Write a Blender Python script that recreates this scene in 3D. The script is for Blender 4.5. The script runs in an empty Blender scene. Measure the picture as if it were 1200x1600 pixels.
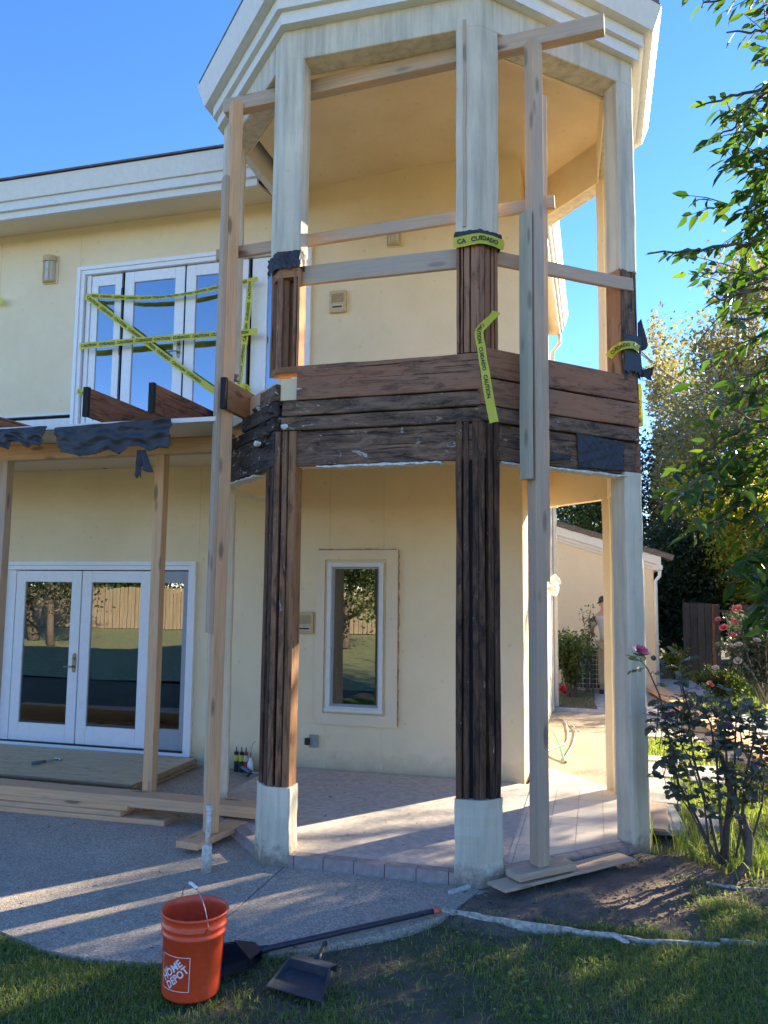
import bpy, math, random
import numpy as np
from mathutils import Vector, Matrix

random.seed(7)
RNG = np.random.default_rng(7)
SC = bpy.context.scene
COL = SC.collection
R = math.radians

# ------------------------------------------------------------------ camera
EYE = Vector((0.0, 0.0, 1.88))
CX = Vector((0.9653101, 0.2609233, 0.0097650))
CY = Vector((0.0168102, -0.0994247, 0.9949031))
CF = Vector((-0.2605644, 0.9602259, 0.1003619))
FOC = 1215.74
cam_data = bpy.data.cameras.new('camera')
cam = bpy.data.objects.new('camera', cam_data)
COL.objects.link(cam)
cam.matrix_world = Matrix(((CX.x, CY.x, -CF.x, EYE.x), (CX.y, CY.y, -CF.y, EYE.y), (CX.z, CY.z, -CF.z, EYE.z), (0, 0, 0, 1)))
cam_data.sensor_fit = 'VERTICAL'
cam_data.sensor_height = 24.0
cam_data.lens = FOC / 1600 * 24.0
cam_data.clip_start = 0.05
cam_data.clip_end = 600
SC.camera = cam

# ------------------------------------------------------------------ world, sun, exposure
SUN_AZ, SUN_EL = 38.6, 21.0          # degrees clockwise from +Y, above horizon
w = bpy.data.worlds.new('World')
SC.world = w
w.use_nodes = True
wn = w.node_tree.nodes
wl = w.node_tree.links
bg = wn['Background']
sky = wn.new('ShaderNodeTexSky')
sky.sky_type = 'NISHITA'
sky.sun_disc = False
sky.sun_elevation = R(SUN_EL)
sky.sun_rotation = R(SUN_AZ)
sky.altitude = 1500
sky.air_density = 1.0
sky.dust_density = 0.0
sky.ozone_density = 5.0
hs = wn.new('ShaderNodeHueSaturation')
hs.inputs['Saturation'].default_value = 1.14
hs.inputs['Hue'].default_value = 0.508
hs.inputs['Value'].default_value = 1.0
wl.new(sky.outputs[0], hs.inputs['Color'])
wb = wn.new('ShaderNodeMix')
wb.data_type = 'RGBA'
wb.blend_type = 'MULTIPLY'
wb.inputs[0].default_value = 1
wb.inputs[7].default_value = (1.08, 0.90, 0.83, 1)
wl.new(hs.outputs[0], wb.inputs[6])
wl.new(wb.outputs[2], bg.inputs[0])
bg.inputs[1].default_value = 0.122
sd = bpy.data.lights.new('sun', 'SUN')
sd.energy = 5.0
sd.angle = R(0.5)
sd.color = (1.0, 0.86, 0.63)
sun = bpy.data.objects.new('sun', sd)
COL.objects.link(sun)
SUNV = Vector((math.sin(R(SUN_AZ)) * math.cos(R(SUN_EL)), math.cos(R(SUN_AZ)) * math.cos(R(SUN_EL)), math.sin(R(SUN_EL))))
sun.rotation_euler = SUNV.to_track_quat('Z', 'Y').to_euler()
sun.location = (6, 9, 12)
SC.view_settings.view_transform = 'Standard'
SC.view_settings.look = 'None'
SC.view_settings.gamma = 1
SC.view_settings.exposure = 2.15
SC.view_settings.use_curve_mapping = False
SC.render.engine = 'CYCLES'
SC.cycles.max_bounces = 8
SC.cycles.diffuse_bounces = 5
SC.cycles.transparent_max_bounces = 12

# ------------------------------------------------------------------ helpers
WM = {}                                # world matrices of things built so far


def ray(px, py):
    return CX * ((px - 600) / FOC) - CY * ((py - 800) / FOC) + CF


def at(px, py, y):                     # photo pixel -> point on the vertical plane y
    d = ray(px, py)
    return EYE + d * (y / d.y)


def on(px, py, z=0.0):                 # photo pixel -> point on the horizontal plane z
    d = ray(px, py)
    return EYE + d * ((z - EYE.z) / d.z)


def link(o, parent=None, M=None):
    M = M or Matrix.Identity(4)
    COL.objects.link(o)
    if parent is not None:
        o.parent = parent
        o.matrix_basis = WM[parent.name].inverted() @ M
    else:
        o.matrix_basis = M
    WM[o.name] = M.copy()
    return o


def tag(o, label=None, cat=None, group=None, kind=None):
    if label: o['label'] = label
    if cat: o['category'] = cat
    if group: o['group'] = group
    if kind: o['kind'] = kind
    return o


def thing(name, loc, label, cat, group=None, M=None):
    o = bpy.data.objects.new(name, None)
    o.empty_display_size = 0.1
    link(o, None, M or Matrix.Translation(loc))
    return tag(o, label, cat, group)


class MB:
    def __init__(s):
        s.v = []
        s.f = []

    def add(s, vs, fs):
        n = len(s.v)
        s.v += [tuple(v) for v in vs]
        s.f += [tuple(i + n for i in f) for f in fs]
        return s

    def quad(s, a, b, c, d):
        return s.add([a, b, c, d], [(0, 1, 2, 3)])

    def box(s, x0, x1, y0, y1, z0, z1):
        return s.add([(x0, y0, z0), (x1, y0, z0), (x1, y1, z0), (x0, y1, z0), (x0, y0, z1), (x1, y0, z1), (x1, y1, z1), (x0, y1, z1)],
                     [(0, 3, 2, 1), (4, 5, 6, 7), (0, 1, 5, 4), (1, 2, 6, 5), (2, 3, 7, 6), (3, 0, 4, 7)])

    def prism(s, poly, z0, z1):
        n = len(poly)
        a = sum(poly[i][0] * poly[(i + 1) % n][1] - poly[(i + 1) % n][0] * poly[i][1] for i in range(n))
        if a < 0: poly = poly[::-1]
        g = z0 if callable(z0) else (lambda x, y: z0)
        h = z1 if callable(z1) else (lambda x, y: z1)
        vs = [(p[0], p[1], g(p[0], p[1])) for p in poly] + [(p[0], p[1], h(p[0], p[1])) for p in poly]
        fs = [tuple(range(n))[::-1], tuple(range(n, 2 * n))] + [(i, (i + 1) % n, n + (i + 1) % n, n + i) for i in range(n)]
        return s.add(vs, fs)

    def tube(s, pts, r, n=8, cap=True):
        pts = [Vector(p) for p in pts]
        rs = r if isinstance(r, (list, tuple)) else [r] * len(pts)
        vs, fs = [], []
        ref = None
        for i, p in enumerate(pts):
            d = (pts[min(i + 1, len(pts) - 1)] - pts[max(i - 1, 0)])
            if d.length < 1e-9: d = Vector((0, 0, 1))
            d.normalize()
            if ref is None:
                ref = d.cross(Vector((0, 0, 1)))
                if ref.length < 0.1: ref = d.cross(Vector((1, 0, 0)))
            ref = (ref - d * ref.dot(d))
            if ref.length < 1e-6: ref = d.orthogonal()
            ref.normalize()
            q = d.cross(ref)
            for k in range(n):
                a = 2 * math.pi * k / n
                vs.append(p + (ref * math.cos(a) + q * math.sin(a)) * rs[i])
        for i in range(len(pts) - 1):
            for k in range(n):
                a, b = i * n + k, i * n + (k + 1) % n
                fs.append((a, b, b + n, a + n))
        if cap:
            fs.append(tuple(range(n))[::-1])
            fs.append(tuple(range((len(pts) - 1) * n, len(pts) * n)))
        return s.add(vs, fs)

    def lathe(s, prof, n=32, c=(0, 0, 0), close=False):
        vs, fs = [], []
        for r, z in prof:
            for k in range(n):
                a = 2 * math.pi * k / n
                vs.append((c[0] + r * math.cos(a), c[1] + r * math.sin(a), c[2] + z))
        for i in range(len(prof) - 1):
            for k in range(n):
                a, b = i * n + k, i * n + (k + 1) % n
                fs.append((a, b, b + n, a + n))
        return s.add(vs, fs)

    def mesh(s, name, mat=None, smooth=False):
        me = bpy.data.meshes.new(name)
        me.from_pydata(s.v, [], s.f)
        if mat: me.materials.append(mat)
        if smooth:
            me.shade_smooth()
        me.update()
        return me

    def build(s, name, mat, parent=None, M=None, smooth=False, bevel=0, flip=False):
        me = s.mesh(name, mat, smooth)
        o = bpy.data.objects.new(name, me)
        link(o, parent, M)
        if bevel:
            b = o.modifiers.new('bevel', 'BEVEL')
            b.width = bevel
            b.segments = 2
            b.limit_method = 'ANGLE'
            b.angle_limit = R(40)
            b.harden_normals = False
        return o


def npmesh(name, V, F, mat, smooth=False):
    """V (n,3), F (m,3 or 4) -> mesh, fast"""
    me = bpy.data.meshes.new(name)
    V = np.ascontiguousarray(V, dtype=np.float32)
    F = np.ascontiguousarray(F, dtype=np.int32)
    k = F.shape[1]
    me.vertices.add(len(V))
    me.vertices.foreach_set('co', V.ravel())
    me.loops.add(F.size)
    me.loops.foreach_set('vertex_index', F.ravel())
    me.polygons.add(len(F))
    me.polygons.foreach_set('loop_start', np.arange(0, F.size, k, dtype=np.int32))
    me.polygons.foreach_set('loop_total', np.full(len(F), k, dtype=np.int32))
    me.update(calc_edges=True)
    if mat: me.materials.append(mat)
    if smooth: me.shade_smooth()
    return me


def frames(n, dirs, ups=None, roll=None):
    """n orientation matrices (n,3,3): column 0 along dirs, column 2 roughly ups"""
    d = dirs / np.linalg.norm(dirs, axis=1, keepdims=True)
    u = ups if ups is not None else RNG.normal(size=(n, 3))
    y = np.cross(u, d)
    y /= np.linalg.norm(y, axis=1, keepdims=True) + 1e-9
    z = np.cross(d, y)
    return np.stack([d, y, z], axis=2)


def scatter(name, tv, tf, P, Rm, S, mat, parent=None, smooth=False):
    tv = np.asarray(tv, dtype=np.float64)
    tf = np.asarray(tf)
    n = len(P)
    V = np.einsum('nij,kj->nki', Rm, tv) * np.asarray(S).reshape(-1, 1, 1) + P[:, None, :]
    F = (tf[None] + (np.arange(n) * len(tv))[:, None, None]).reshape(-1, tf.shape[1])
    me = npmesh(name, V.reshape(-1, 3), F, mat, smooth)
    o = bpy.data.objects.new(name, me)
    link(o, parent)
    return o


def board(name, mat, parent, p0, p1, w, t, up=(0, 0, 1), seg=1, rough=0.0, ch=0.003):
    """timber from p0 to p1; t is its thickness along 'up', w across; local X runs along the grain"""
    p0, p1 = Vector(p0), Vector(p1)
    x = (p1 - p0)
    L = x.length
    x.normalize()
    up = Vector(up)
    y = up.cross(x).normalized()
    z = x.cross(y)
    M = Matrix(((x.x, y.x, z.x, p0.x), (x.y, y.y, z.y, p0.y), (x.z, y.z, z.z, p0.z), (0, 0, 0, 1)))
    a, b = w / 2, t / 2
    prof = [(-a + ch, -b), (a - ch, -b), (a, -b + ch), (a, b - ch), (a - ch, b), (-a + ch, b), (-a, b - ch), (-a, -b + ch)]
    m = MB()
    vs, fs = [], []
    for i in range(seg + 1):
        xx = L * i / seg
        dy = random.uniform(-rough, rough) if rough else 0
        dz = random.uniform(-rough, rough) if rough else 0
        for (py, pz) in prof:
            q = rough * 0.6
            vs.append((xx + (random.uniform(-q, q) * 2 if i in (0, seg) else 0), py + dy + random.uniform(-q, q), pz + dz + random.uniform(-q, q)))
    for i in range(seg):
        for k in range(8):
            A, B = i * 8 + k, i * 8 + (k + 1) % 8
            fs.append((A, A + 8, B + 8, B))
    fs.append(tuple(range(8)))
    fs.append(tuple(range(seg * 8, seg * 8 + 8))[::-1])
    m.add(vs, fs)
    for f in range(len(m.f)): m.f[f] = m.f[f][::-1]
    return m.build(name, mat, parent, M)


# ------------------------------------------------------------------ materials
class NT:
    def __init__(s, name):
        s.m = bpy.data.materials.new(name)
        s.m.use_nodes = True
        s.t = s.m.node_tree
        s.b = s.t.nodes['Principled BSDF']
        s.out = s.t.nodes['Material Output']

    def n(s, typ, **kw):
        nd = s.t.nodes.new('ShaderNode' + typ)
        for k, v in kw.items():
            if k.startswith('i_'):
                key = k[2:].replace('_', ' ')
                key = int(key) if key.isdigit() else key
                s.put(nd.inputs[key], v)
            else:
                setattr(nd, k, v)
        return nd

    def put(s, inp, v):
        if hasattr(v, 'is_output') or isinstance(v, bpy.types.NodeSocket):
            s.t.links.new(v, inp)
        elif isinstance(v, bpy.types.Node):
            s.t.links.new(v.outputs[0], inp)
        else:
            if isinstance(v, (tuple, list)) and len(v) == 3 and inp.type == 'RGBA': v = (*v, 1)
            inp.default_value = v

    def coord(s, scale=(1, 1, 1), kind='Object', rand=0.0, loc=(0, 0, 0)):
        tc = s.n('TexCoord').outputs[kind]
        mp = s.n('Mapping', i_Vector=tc, i_Scale=scale, i_Location=loc)
        if rand:
            oi = s.n('ObjectInfo').outputs['Random']
            mu = s.n('Math', operation='MULTIPLY', i_0=oi, i_1=rand)
            ad = s.n('VectorMath', operation='ADD', i_0=mp.outputs[0])
            s.t.links.new(mu.outputs[0], ad.inputs[1])
            return ad.outputs[0]
        return mp.outputs[0]

    def noise(s, vec, scale, detail=4, rough=0.55, dist=0.0):
        return s.n('TexNoise', i_Vector=vec, i_Scale=scale, i_Detail=detail, i_Roughness=rough, i_Distortion=dist).outputs[0]

    def ramp(s, fac, stops, interp='LINEAR'):
        r = s.n('ValToRGB', i_Fac=fac)
        r.color_ramp.interpolation = interp
        while len(r.color_ramp.elements) < len(stops): r.color_ramp.elements.new(0.5)
        for e, (p, c) in zip(r.color_ramp.elements, stops):
            e.position = p
            e.color = (*c, 1) if isinstance(c, (tuple, list)) else (c, c, c, 1)
        return r.outputs[0]

    def mix(s, fac, a, b, mode='MIX'):
        x = s.n('Mix', data_type='RGBA', blend_type=mode)
        s.put(x.inputs[0], fac)
        s.put(x.inputs[6], a)
        s.put(x.inputs[7], b)
        return x.outputs[2]

    def bump(s, h, strength=0.3, dist=0.01):
        bp = s.n('Bump', i_Height=h, i_Strength=strength, i_Distance=dist)
        s.t.links.new(bp.outputs[0], s.b.inputs['Normal'])

    def fin(s, col=None, rough=0.7, metal=0.0, spec=0.5):
        if col is not None: s.put(s.b.inputs['Base Color'], col)
        s.put(s.b.inputs['Roughness'], rough)
        s.b.inputs['Metallic'].default_value = metal
        s.b.inputs['Specular IOR Level'].default_value = spec
        return s.m


def plain(name, c, rough=0.6, metal=0.0, spec=0.5, var=0.12, scale=20):
    t = NT(name)
    v = t.coord()
    n = t.noise(v, scale, 4)
    d = tuple(x * (1 - var) for x in c)
    e = tuple(min(1, x * (1 + var)) for x in c)
    return t.fin(t.ramp(n, [(0.3, d), (0.7, e)]), rough, metal, spec)


def stucco(name, c, c2, grime=(0.3, 0.29, 0.25), gamt=0.0, bump=0.35, sc=1.0, foot=None, splash=False):
    t = NT(name)
    v = t.coord()
    big = t.noise(v, 1.6 * sc, 5, 0.6)
    col = t.mix(t.ramp(big, [(0.35, 0), (0.68, 1)]), c, c2)
    blot = t.noise(v, 7 * sc, 5, 0.7)
    col = t.mix(t.ramp(blot, [(0.45, 0.0), (0.62, 0.07), (0.78, 0.18)]), col, tuple(x * 0.7 for x in c))
    if gamt:
        vs = t.coord((9, 9, 0.7))
        st = t.noise(vs, 1.5, 6, 0.65)
        col = t.mix(t.ramp(st, [(0.42, 0), (0.75, gamt)]), col, grime)
    sp_ = t.n('TexVoronoi', i_Vector=v, i_Scale=5.5, i_Randomness=1.0)
    col = t.mix(t.ramp(sp_.outputs[0], [(0.05, 0.35), (0.13, 0)]), col, tuple(x * 0.62 for x in c))
    ck = t.noise(v, 2.3, 2, 0.5, 0.6)
    col = t.mix(t.ramp(ck, [(0.497, 0), (0.5, 0.05), (0.503, 0)]), col, tuple(x * 0.5 for x in c))
    if splash:
        zs = t.n('SeparateXYZ', i_Vector=t.n('TexCoord').outputs['Object']).outputs[2]
        sn_ = t.noise(v, 9, 6, 0.7)
        zq = t.n('Math', operation='MULTIPLY_ADD', i_0=sn_, i_1=0.35, i_2=zs).outputs[0]
        col = t.mix(t.n('MapRange', i_Value=zq, i_1=0.22, i_2=0.45, i_3=0.5, i_4=0.0).outputs[0], col, (0.36, 0.28, 0.18))
    if foot:
        z = t.n('SeparateXYZ', i_Vector=t.n('TexCoord').outputs['Object']).outputs[2]
        hn = t.noise(t.coord((1, 1, 1)), 14, 6, 0.7)
        zz = t.n('Math', operation='MULTIPLY_ADD', i_0=hn, i_1=foot, i_2=z).outputs[0]
        k = t.n('MapRange', i_Value=zz, i_1=foot * 0.55, i_2=foot * 0.85, i_3=0.75, i_4=0.0).outputs[0]
        col = t.mix(k, col, (0.16, 0.13, 0.09))
    f1 = t.noise(v, 160, 3, 0.6)
    f2 = t.noise(v, 30, 4, 0.6)
    h = t.n('Math', operation='MULTIPLY_ADD', i_0=f1, i_1=0.35, i_2=f2).outputs[0]
    t.bump(h, bump, 0.006)
    return t.fin(col, 0.88, 0, 0.25)


def timber(name, c1, c2, knot=0.5, grey=0.0, greyc=(0.32, 0.3, 0.27), black=0.0, white=0.0, bump=0.25, spread=0.0):
    t = NT(name)
    v = t.coord((1.4, 22, 22), rand=31.0)
    v2 = t.coord((0.5, 3, 3), rand=17.0)
    warp = t.noise(t.coord((0.6, 6, 6), rand=9.0), 1.0, 3)
    vv = t.n('VectorMath', operation='ADD', i_0=v)
    cmb = t.n('CombineXYZ', i_Y=t.n('Math', operation='MULTIPLY', i_0=warp, i_1=2.2).outputs[0])
    t.t.links.new(cmb.outputs[0], vv.inputs[1])
    g = t.noise(vv.outputs[0], 1.0, 6, 0.65, 0.15)
    fine = t.noise(t.coord((3, 110, 110), rand=7.0), 1.0, 4, 0.7)
    col = t.mix(t.ramp(g, [(0.32, 0), (0.68, 1)]), c1, c2)
    col = t.mix(t.ramp(fine, [(0.35, 0.38), (0.6, 0)]), col, tuple(x * 0.5 for x in c1))
    tone = t.noise(t.coord((0.9, 2.5, 2.5), rand=51.0), 1.5, 3, 0.6)
    col = t.mix(t.ramp(tone, [(0.45, 0), (0.75, 0.45)]), col, (min(1, c2[0] * 1.25), c2[1] * 1.0, c2[2] * 0.8))
    if knot:
        kv = t.n('TexVoronoi', i_Vector=t.coord((2.2, 8, 8), rand=23.0), i_Scale=1.0, i_Randomness=1.0)
        col = t.mix(t.ramp(kv.outputs[0], [(0.11, knot), (0.21, 0)]), col, tuple(x * 0.3 for x in c1))
    if spread:
        r = t.n('ObjectInfo').outputs['Random']
        col = t.mix(t.ramp(r, [(0, 0), (1, spread)]), col, tuple(x * 0.45 for x in c1))
    if grey:
        gg = t.noise(v2, 2.2, 5, 0.65)
        col = t.mix(t.ramp(gg, [(0.35, 0), (0.65, grey)]), col, greyc)
    h = g
    if black:
        bb = t.noise(t.coord((1.6, 7, 7), rand=13.0), 2.0, 9, 0.8, 0.8)
        col = t.mix(t.ramp(bb, [(0.56 - black * 0.22, 0), (0.74 - black * 0.18, 0.92)]), col, (0.014, 0.013, 0.014))
        cr = t.noise(t.coord((0.7, 60, 60), rand=5.0), 1.0, 4, 0.7)
        col = t.mix(t.ramp(cr, [(0.33, 0.9), (0.42, 0)]), col, (0.008, 0.007, 0.007))
    if white:
        wv = t.noise(t.coord((2.5, 6, 6), rand=41.0), 2.6, 8, 0.75, 0.8)
        col = t.mix(t.ramp(wv, [(0.66 - white * 0.1, 0), (0.70 - white * 0.1, 0.85)]), col, (0.5, 0.49, 0.45))
    hb = t.n('Math', operation='MULTIPLY_ADD', i_0=fine, i_1=0.5, i_2=h).outputs[0]
    t.bump(hb, bump, 0.004)
    return t.fin(col, 0.8, 0, 0.25)


def leafmat(name, cols, trans=0.45, rough=0.45, spec=0.4, tcol=None):
    t = NT(name)
    isl = t.n('NewGeometry').outputs['Random Per Island']
    oi = t.n('ObjectInfo').outputs['Random']
    s_ = t.n('Math', operation='ADD', i_0=isl, i_1=oi).outputs[0]
    fr = t.n('Math', operation='FRACT', i_0=s_).outputs[0]
    k = len(cols)
    col = t.ramp(fr, [(i / max(1, k - 1), c) for i, c in enumerate(cols)])
    t.fin(col, rough, 0, spec)
    tr = t.n('BsdfTranslucent')
    tc = tcol or (1.0, 1.0, 0.35)
    t.put(tr.inputs[0], t.mix(1.0, t.mix(1.0, col, tc, 'MULTIPLY'), (2.6, 2.6, 2.6), 'MULTIPLY'))
    mx = t.n('MixShader', i_0=trans)
    t.t.links.new(t.b.outputs[0], mx.inputs[1])
    t.t.links.new(tr.outputs[0], mx.inputs[2])
    t.t.links.new(mx.outputs[0], t.out.inputs[0])
    return t.m


M_ = {}
M_['wall'] = stucco('yellow_stucco', (0.85, 0.70, 0.455), (0.80, 0.645, 0.405), bump=0.5, splash=True)
M_['wallpale'] = stucco('cream_stucco', (0.82, 0.67, 0.46), (0.77, 0.64, 0.44), bump=0.5)
M_['column'] = stucco('weathered_column_stucco', (0.78, 0.69, 0.52), (0.64, 0.57, 0.43), gamt=0.6, grime=(0.30, 0.28, 0.22), bump=0.5, foot=0.42)
M_['columnup'] = stucco('weathered_upper_stucco', (0.70, 0.62, 0.47), (0.56, 0.50, 0.385), gamt=0.7, grime=(0.26, 0.25, 0.20), bump=0.5)
M_['ceiling'] = stucco('ochre_ceiling_stucco', (0.82, 0.66, 0.42), (0.73, 0.57, 0.35), bump=0.4)
M_['trim'] = plain('white_trim_paint', (0.72, 0.70, 0.64), 0.5, var=0.05)
M_['white'] = plain('white_door_paint', (0.82, 0.81, 0.79), 0.35, var=0.03)
M_['greyframe'] = plain('grey_frame_paint', (0.32, 0.34, 0.36), 0.4, var=0.05)
M_['newwood'] = timber('new_fir_timber', (0.70, 0.385, 0.19), (0.80, 0.50, 0.27), 0.85, grey=0.25, greyc=(0.38, 0.33, 0.27))
M_['greywood'] = timber('weathered_grey_timber', (0.52, 0.35, 0.22), (0.60, 0.44, 0.30), 0.85, grey=0.7, greyc=(0.38, 0.33, 0.27))
M_['greenwood'] = timber('treated_timber', (0.42, 0.36, 0.24), (0.5, 0.45, 0.32), 0.8, grey=0.5, greyc=(0.3, 0.31, 0.26))
M_['joist'] = timber('reddish_old_joist', (0.30, 0.11, 0.055), (0.38, 0.17, 0.085), 0.6, black=0.35)
M_['joistlight'] = timber('orange_old_joist', (0.42, 0.19, 0.08), (0.5, 0.25, 0.12), 0.7, black=0.1)
M_['oldred'] = timber('old_red_brown_board', (0.31, 0.135, 0.07), (0.42, 0.21, 0.115), 0.6, grey=0.3, greyc=(0.27, 0.2, 0.14), black=0.25, spread=0.35, white=0.12)
M_['oldbrown'] = timber('old_brown_stud', (0.36, 0.17, 0.075), (0.46, 0.25, 0.13), 0.6, black=0.22, spread=0.4, white=0.1)
M_['oldstain'] = timber('black_stained_brown_stud', (0.27, 0.13, 0.065), (0.38, 0.2, 0.11), 0.6, black=0.5, spread=0.3, white=0.3)
M_['rotten'] = timber('black_rotten_board', (0.19, 0.10, 0.055), (0.30, 0.18, 0.11), 0.4, grey=0.25, greyc=(0.24, 0.21, 0.17), black=0.68, white=0.5, bump=0.45)
M_['rottenplaster'] = timber('rotten_board_with_plaster', (0.08, 0.06, 0.05), (0.14, 0.11, 0.09), 0.3, black=0.8, white=0.75, bump=0.8)
M_['blackwood'] = timber('charred_looking_stud', (0.14, 0.068, 0.035), (0.25, 0.135, 0.075), 0.4, black=0.8, white=0.25, spread=0.5, bump=0.5)
M_['core'] = plain('dark_blocking', (0.02, 0.016, 0.013), 0.9)
M_['ply'] = None
M_['black'] = plain('black_plastic', (0.018, 0.02, 0.026), 0.5)
M_['iron'] = plain('dark_metal', (0.05, 0.05, 0.05), 0.45, 0.8)
M_['brass'] = plain('aged_brass', (0.32, 0.26, 0.15), 0.4, 0.9)
M_['steel'] = plain('dull_steel', (0.4, 0.4, 0.4), 0.35, 0.9)
M_['almond'] = plain('almond_plastic', (0.55, 0.42, 0.2), 0.5, var=0.06)
M_['plaster'] = plain('torn_white_plaster', (0.6, 0.58, 0.5), 0.9, var=0.3, scale=40)
M_['text'] = plain('black_print', (0.015, 0.015, 0.012), 0.6)

t = NT('plywood_face')
v = t.coord((1.2, 5, 1), rand=5)
g = t.noise(v, 3, 5, 0.6, 1.0)
col = t.ramp(g, [(0.3, (0.5, 0.38, 0.22)), (0.7, (0.66, 0.53, 0.34))])
kv = t.n('TexVoronoi', i_Vector=t.coord((3.0, 9.0, 1)), i_Scale=1.6)
col = t.mix(t.ramp(kv.outputs[0], [(0.1, 0.6), (0.24, 0)]), col, (0.2, 0.15, 0.1))
M_['ply'] = t.fin(col, 0.75)

t = NT('tile_glaze')
r = t.n('ObjectInfo').outputs['Random']
n1 = t.noise(t.coord(kind='Generated'), 2, 3)
wv = t.n('NewGeometry').outputs['Position']
n2 = t.n('TexNoise', i_Vector=wv, i_Scale=1.3, i_Detail=6, i_Roughness=0.65).outputs[0]
col = t.ramp(r, [(0, (0.585, 0.53, 0.455)), (1, (0.615, 0.555, 0.475))])
col = t.mix(t.ramp(n2, [(0.4, 0), (0.65, 0.5)]), col, (0.5, 0.45, 0.385))
n3 = t.n('TexNoise', i_Vector=wv, i_Scale=45, i_Detail=3).outputs[0]
col = t.mix(t.ramp(n3, [(0.6, 0), (0.75, 0.3)]), col, (0.7, 0.65, 0.6))
M_['tile'] = t.fin(col, t.ramp(n2, [(0.3, 0.45), (0.7, 0.75)]), 0, 0.4)
M_['edgetile'] = plain('brown_edge_tile', (0.34, 0.28, 0.25), 0.6, var=0.2)
M_['grout'] = plain('grey_grout', (0.52, 0.46, 0.40), 0.95, var=0.2)


def aggregate(name, base, dark, lights, big=1.0):
    t = NT(name)
    v = t.coord()
    vo = t.n('TexVoronoi', i_Vector=v, i_Scale=110.0)
    cell = t.n('SeparateColor', i_Color=vo.outputs['Color']).outputs[0]
    peb = t.ramp(cell, [(0.0, dark), (0.45, base), (0.8, tuple(x * 1.25 for x in base)), (0.95, lights)])
    mo = t.noise(v, 1.1, 6, 0.65)
    col = t.mix(t.ramp(mo, [(0.35, 0.0), (0.7, 0.5)]), peb, tuple(x * 0.6 for x in base))
    crk = t.noise(v, 0.9, 3, 0.5, 1.0)
    col = t.mix(t.ramp(crk, [(0.495, 0), (0.5, 0.35), (0.505, 0)]), col, tuple(x * 0.4 for x in base))
    mo2 = t.noise(v, 6, 5, 0.7)
    col = t.mix(t.ramp(mo2, [(0.55, 0.0), (0.75, 0.3)]), col, tuple(min(1, x * 1.5) for x in base))
    dd = t.ramp(vo.outputs['Distance'], [(0.0, 1.0), (0.6, 0.0)])
    t.bump(dd, 0.6, 0.004)
    return t.fin(col, 0.85, 0, 0.3)


M_['patio'] = aggregate('exposed_aggregate', (0.42, 0.355, 0.275), (0.28, 0.235, 0.18), (0.6, 0.54, 0.45))
M_['path'] = aggregate('sandy_aggregate', (0.34, 0.28, 0.2), (0.2, 0.16, 0.12), (0.52, 0.45, 0.36))
M_['conc'] = plain('pale_concrete', (0.36, 0.34, 0.31), 0.9, var=0.3, scale=9)

t = NT('lawn_soil')
v = t.coord()
a = t.noise(v, 1.3, 7, 0.65)
b = t.noise(v, 22, 6, 0.7)
col = t.mix(t.ramp(a, [(0.4, 0), (0.6, 1)]), (0.165, 0.128, 0.095), (0.115, 0.12, 0.06))
col = t.mix(t.ramp(b, [(0.45, 0), (0.75, 0.6)]), col, (0.2, 0.165, 0.13))
t.bump(b, 0.9, 0.03)
M_['soil'] = t.fin(col, 0.95, 0, 0.1)
t = NT('dry_dirt')
v = t.coord()
a = t.noise(v, 3, 8, 0.7)
b = t.noise(v, 40, 6, 0.7)
col = t.mix(t.ramp(a, [(0.35, 0), (0.65, 1)]), (0.19, 0.14, 0.105), (0.28, 0.215, 0.165))
col = t.mix(t.ramp(b, [(0.4, 0), (0.8, 0.8)]), col, (0.25, 0.21, 0.17))
t.bump(b, 1.0, 0.03)
M_['dirt'] = t.fin(col, 0.95, 0, 0.1)

t = NT('asphalt_felt')
v = t.coord()
n1 = t.noise(v, 9, 6, 0.7)
n2 = t.noise(v, 30, 6, 0.75)
col = t.ramp(n1, [(0.3, (0.014, 0.015, 0.018)), (0.7, (0.034, 0.036, 0.042))])
col = t.mix(t.ramp(n2, [(0.62, 0), (0.72, 0.5)]), col, (0.2, 0.2, 0.2))
t.bump(n1, 0.5, 0.02)
M_['felt'] = t.fin(col, 0.55, 0, 0.5)


def tapemat(name, c):
    t = NT(name)
    n1 = t.noise(t.coord(), 14, 5, 0.6)
    t.bump(n1, 0.4, 0.01)
    t.fin(c, 0.4, 0, 0.5)
    tr = t.n('BsdfTranslucent')
    t.put(tr.inputs[0], c)
    mx = t.n('MixShader', i_0=0.35)
    t.t.links.new(t.b.outputs[0], mx.inputs[1])
    t.t.links.new(tr.outputs[0], mx.inputs[2])
    t.t.links.new(mx.outputs[0], t.out.inputs[0])
    return t.m


M_['tape'] = tapemat('yellow_tape', (0.72, 0.68, 0.06))


def glass(name, refl, tint):
    t = NT(name)
    tr = t.n('BsdfTransparent', i_0=tint)
    gl = t.n('BsdfGlossy', i_1=0.0)
    gl.inputs[0].default_value = (0.95, 0.97, 1.0, 1)
    n1 = t.noise(t.coord(), 1.5, 2)
    bp = t.n('Bump', i_Height=n1, i_Strength=0.04, i_Distance=0.01)
    t.t.links.new(bp.outputs[0], gl.inputs['Normal'])
    fr = t.n('Fresnel', i_IOR=1.5).outputs[0]
    fc = t.n('MapRange', i_Value=fr, i_1=0.04, i_2=1.0, i_3=refl, i_4=1.0).outputs[0]
    mx = t.n('MixShader', i_0=fc)
    t.t.links.new(tr.outputs[0], mx.inputs[1])
    t.t.links.new(gl.outputs[0], mx.inputs[2])
    t.t.links.new(mx.outputs[0], t.out.inputs[0])
    return t.m


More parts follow.
